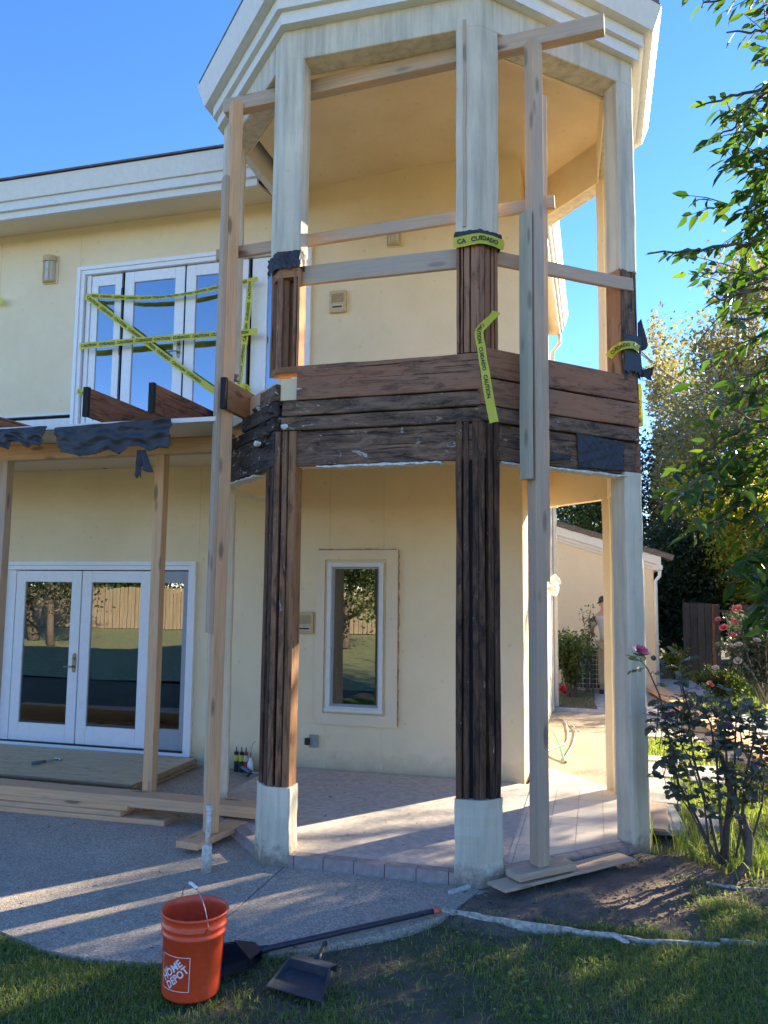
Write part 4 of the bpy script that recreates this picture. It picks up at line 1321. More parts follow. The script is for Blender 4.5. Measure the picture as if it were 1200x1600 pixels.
def text_mesh(s, size):
    key = (s, size)
    if key in _txt: return _txt[key]
    cu = bpy.data.curves.new('print', 'FONT')
    cu.body = s
    cu.size = size
    cu.offset = size * .03
    cu.resolution_u = 2
    ob = bpy.data.objects.new('print_tmp', cu)
    COL.objects.link(ob)
    dg = bpy.context.evaluated_depsgraph_get()
    me = bpy.data.meshes.new_from_object(ob.evaluated_get(dg))
    V = np.array([v.co[:] for v in me.vertices]); F = [tuple(p.vertices) for p in me.polygons]
    bpy.data.objects.remove(ob); bpy.data.curves.remove(cu); bpy.data.meshes.remove(me)
    _txt[key] = (V, F)
    return V, F


def tape(label, pts, width, face, words='CAUTION   CUIDADO   ', twist=0.0, start=0.0, flip=1, rev=False, printed=True, group='yellow caution tapes'):
    """ribbon through pts; 'face' = direction the print looks"""
    pts = [Vector(p) for p in pts]
    dense = []
    for i in range(len(pts) - 1):
        for k in range(8): dense.append(pts[i].lerp(pts[i + 1], k / 8))
    dense.append(pts[-1])
    for _ in range(3):
        dense = [dense[0]] + [(dense[i - 1] + dense[i] * 2 + dense[i + 1]) / 4 for i in range(1, len(dense) - 1)] + [dense[-1]]
    ln = [0]
    for i in range(1, len(dense)): ln.append(ln[-1] + (dense[i] - dense[i - 1]).length)
    face = Vector(face).normalized()

    def fr(s_):
        s_ = max(0, min(ln[-1] - 1e-5, s_))
        import bisect
        i = min(len(dense) - 2, max(0, bisect.bisect_right(ln, s_) - 1))
        t_ = (s_ - ln[i]) / max(1e-9, ln[i + 1] - ln[i])
        d = (dense[i + 1] - dense[i]).normalized()
        f = (face - d * face.dot(d)).normalized()
        a = twist * math.sin(s_ * 4.0) + .10 * math.sin(s_ * 17)
        f = (Matrix.Rotation(a, 3, d) @ f)
        return dense[i].lerp(dense[i + 1], t_), d, f, f.cross(d)
    n = max(8, int(ln[-1] / .03)); m = MB()
    for i in range(n + 1):
        p, d, f, u = fr(ln[-1] * i / n)
        wv = .004 * math.sin(i * 1.1)
        for k in (-.5, -.17, .17, .5): m.v.append(p + u * width * k + f * (wv * (1 if abs(k) < .3 else -1)))
    for i in range(n):
        for k in range(3):
            a = i * 4 + k; m.f.append((a, a + 1, a + 5, a + 4))
    o = tag(m.build('caution_tape', M_['tape'], None, smooth=True), label, 'caution tape', group)
    if printed:
        V, F = text_mesh(words.split()[0], width * .60); V2, F2 = text_mesh(words.split()[1], width * .60)
        s_ = .03 + start; k = 0; tm_ = MB()
        while True:
            v_, f_ = ((V, F), (V2, F2))[k % 2]
            L = v_[:, 0].max()
            if s_ + L > ln[-1] - .01: break
            out = []
            for x, y, z in v_:
                xx = s_ + (L - x if rev else x); p, d, f, u = fr(xx)
                yy = (y - width * .21) * (-1 if rev else 1)
                out.append(p + u * flip * yy + f * .0065)
            tm_.add(out, [tuple(q) for q in f_])
            s_ += L + width * .45; k += 1
        if tm_.f: tag(tm_.build('lettering', M_['text'], o), kind='stuff')
    return o


yt = 7.64
F_ = (0, -1, 0)
tape('slack yellow tape drooping across the top of the upper glass doors', [at(134, 462, yt), at(165, 463, yt), at(215, 466, yt), at(260, 464, yt), at(300, 458, yt), at(340, 449, yt), at(403, 436, yt)], .055, F_, twist=.5)
tape('diagonal yellow tape running down right across the upper glass doors', [at(134, 462, yt - .02), at(210, 520, yt - .02), at(270, 566, yt - .02), at(336, 612, yt - .02)], .075, F_)
tape('straight level yellow tape across the middle of the upper glass doors', [at(124, 541, yt - .035), at(230, 531, yt - .035), at(335, 523, yt - .035), at(402, 518, yt - .035)], .075, F_)
tape('upright yellow tape hanging right of the shoring post over the upper doors', [at(391, 436, yt - .01), at(389, 470, yt - .01), at(384, 520, yt - .01), at(377, 566, yt - .01), at(372, 612, yt - .01)], .075, F_, rev=True)
tape('crumpled scrap of yellow tape at the lower left corner of the upper doors', [at(120, 611, yt - .03), at(128, 612, yt - .05), at(137, 622, yt)], .07, F_, twist=1.0, printed=True, words='C C')
tape('tiny yellow tape knot low beside the right stile of the upper doors', [at(378, 605, yt - .03), at(384, 601, yt - .05), at(390, 611, yt)], .06, F_, twist=1.2, printed=False)
tape('bit of yellow tape at the far left edge of the upper wall', [at(-12, 467, yt), at(0, 470, yt), at(3, 474, yt)], .09, F_, printed=False)
p1_ = Vector((B2.x, B2.y, 0)); eB1 = (A2 - B2).normalized(); nB1 = Vector((-.0139, -1)) if False else Vector((0, -1))
a_ = B2 + eB1 * .185; b_ = B2 + bc * .185
zb = 4.30
tape('yellow tape band wound round the top of the bare wood on the centre column', [(a_.x, a_.y - .02, zb - .012), (B2.x - .05, B2.y - .025, zb - .005), (B2.x + .01, B2.y - .027, zb), (B2.x + .05, B2.y + .006, zb), (b_.x + .02, b_.y - .02, zb - .01)], .075, (.25, -1, 0), words='CA CUIDADO', flip=1)
yh = 5.02
tape('long yellow tape end hanging down from the centre column over the plank band', [at(776, 487, 5.2), at(765, 500, 5.12), at(750, 513, 5.06), at(748, 520, 5.05), at(752, 545, yh), at(757, 575, yh), at(764, 620, yh), at(772, 660, yh)], .06, (0, -1, 0), words='CAUTION CUIDADO', start=.16, twist=.25)
p = C2
tape('yellow tape looped round the bare wood of the right column', [at(951, 558, 6.08), at(960, 546, 6.06), at(974, 539, 6.03), at(990, 538, 6.08), at(999, 546, 6.16)], .06, (.3, -1, 0), words='CUIDADO CA')
tape('bright yellow tape end hanging down right of the right column', [at(997, 600, 6.3), at(999, 612, 6.3), at(1000, 640, 6.3), at(1001, 667, 6.3)], .045, (-.6, -1, 0), words='CAUTION CA', start=.1)

# ---- small fittings on the walls
def intercom(label, x0, x1, z0, z1):
    r_ = thing('intercom', ((x0 + x1) / 2, YW, z0), label, 'intercom', 'almond wall intercoms')
    y = YW
    MB().box(x0, x1, y - .045, y - .001, z0, z1).build('case', M_['almond'], r_, bevel=.008)
    g = MB(); h = z1 - z0; w_ = x1 - x0
    for i in range(9):
        z = z0 + h * .45 + h * .42 * i / 9
        g.box(x0 + w_ * .14, x1 - w_ * .14, y - .049, y - .0455, z, z + h * .022)
    g = g.build('grille', plain('tan_grille', (.35, .26, .13), .6), r_); g['kind'] = 'stuff'
    MB().box(x0 + w_ * .14, x1 - w_ * .14, y - .05, y - .0455, z0 + h * .14, z0 + h * .34).build('button_panel', plain('pale_almond', (.6, .5, .3), .5), r_)
    MB().box(x0 + w_ * .2, x1 - w_ * .22, y - .053, y - .0505, z0 + h * .2, z0 + h * .27).build('button', M_['black'], r_)
intercom('square almond intercom on the upper tower wall above the plank band', -2.72, -2.53, 4.85, 5.09)
intercom('square almond intercom on the lower wall left of the narrow window', -3.02, -2.835, 1.425, 1.65)


def wall_lamp(label, x0, x1, z0, z1):
    r_ = thing('wall_lamp', ((x0 + x1) / 2, YW, z0), label, 'wall lamp', 'cream outdoor wall lamps')
    y = YW; h = z1 - z0
    MB().box(x0 - .01, x1 + .01, y - .02, y - .001, z0 - .02, z1 + .01).build('back_plate', M_['wallpale'], r_, bevel=.004)
    xc = (x0 + x1) / 2; rd = (x1 - x0) / 2
    def half(z0_, z1_, r0, mt, nm):
        m = MB(); n = 14
        pl = [(xc + r0 * math.cos(math.pi * (1 + k / n)), y - .021 + r0 * .9 * math.sin(math.pi * (1 + k / n))) for k in range(n + 1)]
        m.prism(pl, z0_, z1_); return m.build(nm, mt, r_, bevel=.004)
    half(z1 - h * .22, z1, rd, M_['almond'], 'cap')
    half(z0 + h * .06, z1 - h * .22 - .002, rd * .82, plain('frosted_glass', (.55, .52, .42), .25), 'lamp_glass')
    for k in range(4):
        a = math.pi * (1 + (k + .5) / 4)
        MB().tube([(xc + rd * .88 * math.cos(a), y - .021 + rd * .82 * math.sin(a), z0), (xc + rd * .88 * math.cos(a), y - .021 + rd * .82 * math.sin(a), z1 - h * .2)], .005, 6).build('guard_bar', M_['almond'], r_)
    half(z0 - .01, z0 + h * .055, rd * .9, M_['almond'], 'base_ring')
wall_lamp('cream half round wall lamp left of the upper glass doors', -6.40, -6.21, 5.55, 5.86)
wall_lamp('ochre wall lamp high inside the tower above the thin rail', -2.09, -1.92, 5.54, 5.71)
ot = thing('wall_outlet', (-2.81, YW, .28), 'grey weatherproof socket low on the wall left of the window', 'socket')
MB().box(-2.862, -2.765, YW - .03, YW - .001, .275, .40).build('cover', plain('grey_socket', (.3, .29, .27), .5), ot, bevel=.006)
MB().box(-2.90, -2.845, YW - .06, YW - .031, .30, .37).build('plug', M_['iron'], ot, bevel=.008)

fl = thing('flood_lamp', (-.6, 10.9, 1.95), 'white round flood lamp on the side wall beyond the grey post', 'lamp')
MB().lathe([(.0, 0), (.07, .0), (.075, .03), (.05, .035)], 18).build('mount', M_['white'], fl, Matrix.Translation((-.679, 10.9, 1.97)) @ Matrix.Rotation(R(90), 4, 'Y'), smooth=True)
MB().lathe([(.02, 0), (.055, .03), (.085, .12), (.08, .125), (.0, .1)], 18).build('lamp_head', M_['white'], fl, Matrix.Translation((-.62, 10.86, 1.93)) @ Matrix.Rotation(R(105), 4, 'Y') @ Matrix.Rotation(.3, 4, 'X'), smooth=True)
MB().lathe([(.02, 0), (.055, .03), (.085, .12), (.08, .125), (.0, .1)], 18).build('lamp_head', M_['white'], fl, Matrix.Translation((-.60, 10.95, 2.0)) @ Matrix.Rotation(R(60), 4, 'Y') @ Matrix.Rotation(-.3, 4, 'X'), smooth=True)

# ---- white riser pipe
rp = thing('riser_pipe', (-2.54, 4.92, 0), 'short white irrigation riser pipe standing on the patio before the left post', 'pipe')
MB().tube([(-2.54, 4.92, 0), (-2.54, 4.92, .16), (-2.54, 4.92, .175)], [.036, .034, .028], 14).build('collar', M_['plaster'], rp, smooth=True)
MB().tube([(-2.54, 4.92, .17), (-2.535, 4.925, .40)], .017, 10).build('pipe', M_['plaster'], rp, smooth=True)
MB().tube([(-2.535, 4.925, .40), (-2.535, 4.925, .43)], .024, 10).build('cap', M_['plaster'], rp)

# ---- bucket
t = NT('orange_bucket_plastic')
n1 = t.noise(t.coord((6, 6, 9)), 5, 7, .7)
col = t.mix(t.ramp(n1, [(.5, 0), (.75, .45)]), (0.80, 0.085, 0.025), (0.6, 0.22, 0.15))
t.put(t.b.inputs['Subsurface Weight'], 0.12)
t.b.inputs['Subsurface Radius'].default_value = (.02, .006, .003)
M_['orange'] = t.fin(col, .32, 0, .5)
bp = on(298, 1547)
bk = thing('bucket', (bp.x, bp.y, 0), 'orange plastic bucket with wire handle and white lettering at the lawn edge', 'bucket')
TB = Matrix.Translation((bp.x, bp.y, 0.002)) @ Matrix.Rotation(R(1.5), 4, 'Y')
prof = [(0, .012), (.126, .012), (.13, 0.0), (.134, .01), (.1435, .27), (.150, .273), (.151, .283), (.1455, .287), (.1465, .305), (.153, .308), (.154, .318), (.1475, .322), (.149, .355), (.157, .358), (.158, .368), (.153, .371), (.148, .366), (.1455, .33), (.1295, .02), (0, .018)]
MB().lathe(prof, 56).build('body', M_['orange'], bk, TB, smooth=True)
m = MB(); ar = []
th0 = R(-38)
for k in range(25):
    a = math.pi * k / 24
    lx = -.158 * math.cos(a)
    up_ = .15 * math.sin(a)
    ar.append((lx * math.cos(th0) - up_ * .12, lx * math.sin(th0), .315 + up_ * 1.05))
MB().tube(ar, .0022, 6).build('handle', M_['steel'], bk, TB, smooth=True)
MB().tube(ar[10:15], .0085, 10).build('grip', M_['white'], bk, TB, smooth=True)
for s_ in (-1, 1):
    c = (s_ * .156 * math.cos(th0), s_ * .156 * math.sin(th0), .315)
    MB().tube([(c[0] * .96, c[1] * .96, .315), (c[0] * 1.05, c[1] * 1.05, .315)], .014, 10).build('handle_lug', M_['orange'], bk, TB)
# stencil print: framed square with two diagonal words
lg = MB(); S_ = .13


def onb(u, v_):                                   # print plane -> bucket wall; u runs round, v up
    z = .055 + v_; r_ = .1345 + (z - .01) / .26 * .0098 + .0008
    a = R(-128) + u / .14
    return (r_ * math.cos(a), r_ * math.sin(a), z)


def strip_uv(u0, v0, u1, v1, wd):
    n = 8; d = Vector((u1 - u0, v1 - v0)).normalized(); q = Vector((-d.y, d.x)) * wd / 2
    vs_ = []
    for i in range(n + 1):
        u = u0 + (u1 - u0) * i / n; v_ = v0 + (v1 - v0) * i / n
        vs_ += [onb(u - q.x, v_ - q.y), onb(u + q.x, v_ + q.y)]
    lg.add(vs_, [(2 * i, 2 * i + 2, 2 * i + 3, 2 * i + 1) for i in range(n)])


S_ = .15
for a in (((0, 0), (S_, 0)), ((S_, 0), (S_, S_)), ((S_, S_), (0, S_)), ((0, S_), (0, 0))): strip_uv(*a[0], *a[1], .003)
for word, cx_, cy_, sz in (('THE', .022, .077, .024), ('HOME', .058, .087, .047), ('DEPOT', .088, .060, .047)):
    V, F = text_mesh(word, sz)
    w_ = V[:, 0].max(); ca, sa = math.cos(R(42)), math.sin(R(42)); out = []
    kx = min(1.0, .135 / w_)
    if word == 'THE': kx = 1.0
    for x, y, z in V:
        x_ = (x - w_ / 2) * kx; y_ = y - sz * .36
        out.append(onb(cx_ + x_ * ca - y_ * sa, cy_ + x_ * sa + y_ * ca))
    lg.add(out, F)
lg.build('printed_mark', M_['white'], bk, TB)

# ---- broom and dustpan
br = thing('broom', tuple(on(372, 1505)), 'black broom lying on the patio with its head behind the bucket', 'broom')
b0, b1 = on(398, 1487, .03), on(676, 1424, .028)
dd = (b1 - b0).normalized(); sn = Vector((-dd.y, dd.x, 0))
MB().tube([b0, b0.lerp(b1, .06), b0.lerp(b1, .07), b1], [.024, .02, .0155, .0155], 12).build('handle', plain('navy_handle', (.02, .028, .05), .4), br, smooth=True)
MB().tube([b1, b1 + dd * .05], [.019, .017], 12).build('end_cap', plain('orange_cap', (.6, .14, .07), .5), br, smooth=True)
hpos = b0 + dd * .0
m = MB(); n = 16
for i in range(n + 1):
    u = i / n - .5
    for (l, wd, z) in ((0.02, .05, .0), (-.05, .11, .0), (-.07, .12, .0)):
        for zz in (.008, .055):
            m.v.append(hpos + dd * l + sn * (u * 2 * wd * (1 if l < 0 else 1)) + Vector((0, 0, zz - .03)))
for i in range(n):
    for a in range(2):
        p_, q_ = i * 6 + a * 2, (i + 1) * 6 + a * 2
        m.f += [(p_, q_, q_ + 2, p_ + 2), (p_ + 1, p_ + 3, q_ + 3, q_ + 1)]
    m.f += [(i * 6, i * 6 + 1, (i + 1) * 6 + 1, (i + 1) * 6), (i * 6 + 4, (i + 1) * 6 + 4, (i + 1) * 6 + 5, i * 6 + 5)]
o = m.build('head_block', M_['black'], br); bm_fix(o)
m = MB()
for i in range(420):
    u = random.uniform(-1, 1); zz = random.uniform(-.022, .025)
    s_ = hpos + dd * -.065 + sn * u * .115 + Vector((0, 0, zz)); e_ = hpos + dd * (-.25 + .05 * u + random.uniform(-.01, .01)) + sn * u * .155 + Vector((0, 0, zz * .9 - .002))
    m.tube([s_, e_], .0016, 3, cap=False)
o = m.build('bristles', M_['black'], br); o['kind'] = 'stuff'
dpn = thing('dustpan', tuple(on(468, 1535)), 'black plastic dustpan lying on the grass in front of the broom', 'dustpan')
fl_, fr_, brr, bl_ = on(416, 1542, .012), on(500, 1566, .012), on(514, 1530, .02), on(452, 1513, .02)
m = MB()
def wallq(a, b, h0, h1, t_=.005):
    a, b = Vector(a), Vector(b); d = (b - a).normalized(); q = Vector((-d.y, d.x, 0)) * t_
    m.add([a, b, b + Vector((0, 0, h1)), a + Vector((0, 0, h0)), a + q, b + q, b + q + Vector((0, 0, h1)), a + q + Vector((0, 0, h0))],
          [(0, 1, 2, 3), (7, 6, 5, 4), (3, 2, 6, 7), (0, 3, 7, 4), (1, 5, 6, 2)])
ns = 6
m.add([fl_, fr_, brr, bl_, fl_ + Vector((0, 0, .004)), fr_ + Vector((0, 0, .004)), brr + Vector((0, 0, .005)), bl_ + Vector((0, 0, .005))], [(3, 2, 1, 0), (4, 5, 6, 7), (0, 1, 5, 4)])
wallq(fl_, bl_, .004, .05); wallq(brr, fr_, .05, .004); wallq(bl_, brr, .05, .05)
bl2, br2 = bl_ + (bl_ - fl_) * .45, brr + (bl_ - fl_) * .38
m.add([bl_ + Vector((0, 0, .05)), brr + Vector((0, 0, .05)), br2 + Vector((0, 0, .035)), bl2 + Vector((0, 0, .035)), br2, bl2], [(0, 1, 2, 3), (3, 2, 4, 5)])
m.build('pan', plain('scuffed_black_plastic', (.045, .055, .07), .45, var=.35), dpn)
hb = (bl2 + br2) / 2 + Vector((0, 0, .03)); he = on(508, 1474, .05)
MB().tube([hb, hb.lerp(he, .3), he], [.016, .011, .014], 10).build('handle', M_['black'], dpn, smooth=True)

# ---- lawn edging strips
def edging(name, label, pts, w_=.008, h=.022, grp='white lawn edging boards'):
    m = MB(); pts = [Vector(p) for p in pts]; n = len(pts)
    for i, p in enumerate(pts):
        d = (pts[min(i + 1, n - 1)] - pts[max(0, i - 1)]).normalized(); q = Vector((-d.y, d.x, 0)) * w_
        r_ = random.uniform(-.002, .002)
        for a, z in ((-.5, -.03), (.5, -.03), (.5, h + r_), (-.5, h + r_)): m.v.append(p + q * a * 2 * (1 + r_ * 60) + Vector((0, 0, z)))
    for i in range(n - 1):
        for k in range(4):
            a, b = i * 4 + k, i * 4 + (k + 1) % 4; m.f.append((a, b, b + 4, a + 4))
    m.f += [(0, 3, 2, 1), (n * 4 - 4, n * 4 - 3, n * 4 - 2, n * 4 - 1)]
    o = m.build(name, M_['edging'], None); bm_fix(o)
    return tag(o, label, 'edging', grp)


M_['edging'] = plain('flaking_white_edging', (.48, .44, .37), .8, var=.5, scale=35)
def line(pix, n=24, z=0.0, jit=.006):
    P = [on(x, y, z) for x, y in pix]; out = []
    for i in range(len(P) - 1):
        k = max(2, int(n / (len(P) - 1)))
        for j in range(k): out.append(P[i].lerp(P[i + 1], j / k) + Vector((random.uniform(-jit, jit), random.uniform(-jit, jit), random.uniform(-jit, jit) * .5)))
    out.append(P[-1]); return out
edging('lawn_edging', 'long white lawn edging strip running right from the end of the broom', line([(690, 1424), (760, 1437), (860, 1452), (960, 1466), (1010, 1474), (1125, 1480)]))
edging('lawn_edging', 'short white edging strip below the rose bush at the right picture edge', line([(1103, 1384), (1150, 1390), (1290, 1402)], 10))
edging('lawn_edging', 'loose end of white edging beside the long strip at the lower right', line([(1125, 1474), (1200, 1479), (1320, 1490)], 10))
o = MB().prism([(0, 0), (.10, .02), (.11, .045), (.02, .03)], 0, .012).build('plaster_chip', M_['plaster'], None, Matrix.Translation(on(953, 1462, .02)) @ Matrix.Rotation(-1.0, 4, 'Z')); tag(o, 'small white plaster chip lying against the long lawn edging', 'chip')
o = MB().prism([(0, 0), (.025, .008), (.16, .19), (.14, .2)], 0, .02).build('plaster_chip', M_['plaster'], None, Matrix.Translation((-.92, 5.0, .0)) ); tag(o, 'torn strip of plaster at the foot of the centre column', 'chip')

# ---- caulk tubes and bottles on the floor behind the left post
spec = [(366, 1192, .045, .022, 'yellow tipped', (.6, .55, .03), 'leftmost black caulk tube with a yellow band by the wall behind the left post'),
        (374, 1194, 0, .022, '', (.6, .55, .03), 'second black and yellow caulk tube from the left by the wall'),
        (381, 1196, 0, .02, '', (.45, .03, .02), 'red caulk tube between the black tubes and the white spray bottle')]
for i, (px, py, _, r_, _, c, lb) in enumerate(spec):
    q = at(px + 3, py, 7.60); q.z = 0.002
    th_ = thing('caulk_tube', tuple(q), lb, 'caulk tube', 'caulk tubes by the wall')
    MB().tube([q, q + Vector((0, 0, .20))], .024, 14).build('tube_body', M_['black'] if i < 2 else plain('red_label', (.4, .03, .02), .4), th_, smooth=False)
    MB().tube([q + Vector((0, 0, .11)), q + Vector((0, 0, .17))], .0247, 14).build('label_band', plain('yellow_label', c if i < 2 else (.5, .5, .5), .4), th_)
    MB().tube([q + Vector((0, 0, .2)), q + Vector((0, 0, .25))], [.008, .004], 8).build('nozzle', M_['black'], th_)
q = at(391, 1199, 7.58); q.z = 0.002
sb = thing('spray_bottle', tuple(q), 'small white bottle with a bent spout at the right end of the caulk tubes', 'bottle')
MB().lathe([(0, 0), (.03, 0), (.032, .02), (.03, .1), (.014, .13), (.014, .15), (0, .15)], 18).build('bottle_body', M_['white'], sb, Matrix.Translation(q), smooth=True)
MB().tube([q + Vector((0, 0, .15)), q + Vector((0, 0, .2)), q + Vector((.02, 0, .30)), q + Vector((.05, 0, .32))], .005, 8).build('spout', M_['steel'], sb, smooth=True)
cg = thing('caulk_gun', tuple(on(378, 1203, .03)), 'grey caulking gun lying on the floor before the caulk tubes', 'caulk gun')
a_, b_ = on(358, 1186, .05), on(392, 1207, .05)
MB().tube([a_, b_], .022, 12).build('barrel', plain('blue_grey_metal', (.14, .17, .2), .4, .5), cg, smooth=True)
MB().tube([b_, b_ + Vector((.1, -.01, 0))], .006).build('plunger', M_['steel'], cg)
MB().tube([b_, b_ + Vector((.0, -.07, -.02))], .012).build('trigger', M_['iron'], cg)
q = on(403, 1222, .03)

# ---- hoses
def hose(label, P, r_, mat, grp='garden hoses'):
    P = [Vector(p) for p in P]; out = []
    for i in range(len(P) - 1):
        p0, p1, p2, p3 = P[max(0, i - 1)], P[i], P[i + 1], P[min(len(P) - 1, i + 2)]
        for k in range(8):
            t_ = k / 8
            out.append(0.5 * ((2 * p1) + (p2 - p0) * t_ + (2 * p0 - 5 * p1 + 4 * p2 - p3) * t_ ** 2 + (3 * p1 - p0 - 3 * p2 + p3) * t_ ** 3))
    out.append(P[-1])
    return tag(MB().tube(out, r_, 8).build('garden_hose', mat, None, smooth=True), label, 'hose', grp)


gh = plain('green_hose', (.04, .24, .15), .4); wh = plain('pale_grey_hose', (.45, .47, .46), .4)
hose('green garden hose arching over the side path behind the grey post', [on(848, 1128, .05), at(858, 1140, 10.5) if False else on(862, 1140, .15), on(874, 1165, .12), on(881, 1187, .055), on(884, 1191, .05)], .013, gh)
hose('pale grey hose loop lying on the side path by the house corner', [on(866, 1121, .05), on(878, 1122, .05), on(886, 1135, .05), on(886, 1158, .05), on(872, 1166, .05), on(853, 1174, .05), on(840, 1180, .05)], .008, wh)
hose('second pale hose loop, the wider one on the side path', [on(872, 1121, .055), on(888, 1128, .055), on(899, 1140, .055), on(896, 1160, .055), on(888, 1175, .055), on(880, 1188, .055)], .008, wh)
hose('pale green hose lying across the grass by the right garden path', [on(1135, 1126, .04), on(1165, 1118, .04), on(1200, 1121, .04), on(1290, 1130, .04)], .016, plain('pale_green_hose', (.3, .42, .33), .5))
hose('second pale hose strand lying beside the one on the right garden path', [on(1148, 1133, .04), on(1175, 1129, .04), on(1200, 1131, .04), on(1290, 1142, .04)], .016, wh)
# sunlit lumber on the right
single('lumber_board', 'long sunlit yellow board lying in the garden behind the front rose bush', 'board', M_['newwood'], (1.02, 15.6, .12), (2.05, 7.6, .12), .30, .06, group='sunlit boards in the right garden')
single('lumber_board', 'lower sunlit board beside the longer one in the right garden', 'board', M_['newwood'], (1.30, 15.2, .07), (2.28, 7.8, .07), .22, .05, group='sunlit boards in the right garden')

# ---- AC unit
ac = thing('air_conditioner', (-.12, 15.6, 0), 'dark caged air conditioning unit on the ground beside the man', 'air conditioner')
MB().box(-.42, .16, 15.25, 15.85, .02, .08).build('pad', M_['conc'], ac)
MB().box(-.36, .10, 15.31, 15.79, .085, .80).build('coil_core', M_['black'], ac, bevel=.03)
m = MB()
for i in range(9):
    x = -.38 + .5 * i / 8
    m.tube([(x, 15.285, .1), (x, 15.285, .80)], .005, 4); 
for i in range(9):
    z = .1 + .7 * i / 8
    m.tube([(-.39, 15.285, z), (.13, 15.285, z)], .005, 4)
    m.tube([(-.39, 15.285, z), (-.39, 15.82, z)], .005, 4)
o = m.build('wire_guard', plain('pale_wire', (.55, .52, .42), .5), ac); o['kind'] = 'stuff'
MB().box(-.40, .14, 15.27, 15.83, .805, .86).build('top_cap', plain('tan_metal', (.4, .36, .27), .5), ac, bevel=.02)

# ================================================================== VEGETATION
LEAF = ([(0, 0, 0), (.3, .19, .05), (.65, .15, .01), (1, 0, -.14), (.65, -.15, .01), (.3, -.19, .05), (.5, 0, -.04)],
        [(0, 6, 1), (1, 6, 2), (2, 6, 3), (3, 6, 4), (4, 6, 5), (5, 6, 0)])
LEAF4 = ([(0, 0, 0), (.45, .26, .05), (1, 0, 0), (.45, -.26, .05)], [(0, 2, 1), (0, 3, 2)])
ROUND = ([(0, 0, 0), (.25, .33, .05), (.7, .30, .03), (1, 0, -.05), (.7, -.30, .03), (.25, -.33, .05), (.5, 0, -.02)], LEAF[1])


def rand_dirs(n, up=0.0):
    d = RNG.normal(size=(n, 3)); d[:, 2] += up
    return d / np.linalg.norm(d, axis=1, keepdims=True)


def branchy(base, height, lean, levels, spread, r0, seed, nlimb=6, start=.35, zsq=1.0):
    """trunk + limbs; returns (list of (pts, radii)), twig tips"""
    rr = random.Random(seed); out = []; tips = []

    def grow(p, d, L, r, lv):
        n = 5; pts = [p.copy()]; rs = [r]
        for i in range(n):
            d = (d + Vector((rr.uniform(-.18, .18), rr.uniform(-.18, .18), rr.uniform(-.08, .14)))).normalized()
            pts.append(pts[-1] + d * (L / n)); rs.append(r * (1 - .62 * (i + 1) / n))
        out.append((pts, rs))
        if lv <= 0:
            tips.extend(pts[2:])
            return
        k = nlimb if lv == levels else rr.randint(3, 4)
        for j in range(k):
            f = start + (1 - start) * (j + rr.random() * .6) / k
            i = min(n - 1, int(f * n)); q = pts[i].lerp(pts[i + 1], f * n - i)
            a = rr.uniform(0, 6.283) if lv < levels else j * 2.4 + rr.uniform(-.4, .4)
            nd = (d * (1 - spread) + Vector((math.cos(a), math.sin(a), rr.uniform(-.1, .55) * zsq)) * spread).normalized()
            grow(q, nd, L * rr.uniform(.42, .62), rs[i] * .55, lv - 1)
    grow(Vector(base), Vector(lean).normalized(), height, r0, levels)
    return out, tips


def tree(name, label, cat, base, height, seed, leafmt, barkmt, nleaf, lsize, clump, levels=3, r0=.16, spread=.62, lean=(0, 0, 1), nlimb=7, start=.3, tpl=LEAF4, group=None, flt=None, zsq=1.0, vsq=.8):
    th_ = thing(name, base, label, cat, group)
    br_, tips = branchy(base, height, lean, levels, spread, r0, seed, nlimb, start, zsq)
    m = MB(); m.tube(br_[0][0], br_[0][1], 10); m.build('trunk', barkmt, th_, smooth=True)
    m = MB()
    for p, r_ in br_[1:]: m.tube(p, [max(.004, x) for x in r_], 5, cap=False)
    o = m.build('limbs', barkmt, th_, smooth=True); o['kind'] = 'stuff'
    T = np.array([t_[:] for t_ in tips])
    ix = RNG.integers(0, len(T), nleaf)
    P = T[ix] + RNG.normal(size=(nleaf, 3)) * clump * np.array([1, 1, vsq])
    if flt is not None: P = P[flt(P)]
    n = len(P)
    o = scatter('foliage', *tpl, P, frames(n, rand_dirs(n, -.3)), RNG.uniform(.65, 1.25, n) * lsize, leafmt, th_)
    o['kind'] = 'stuff'
    return th_


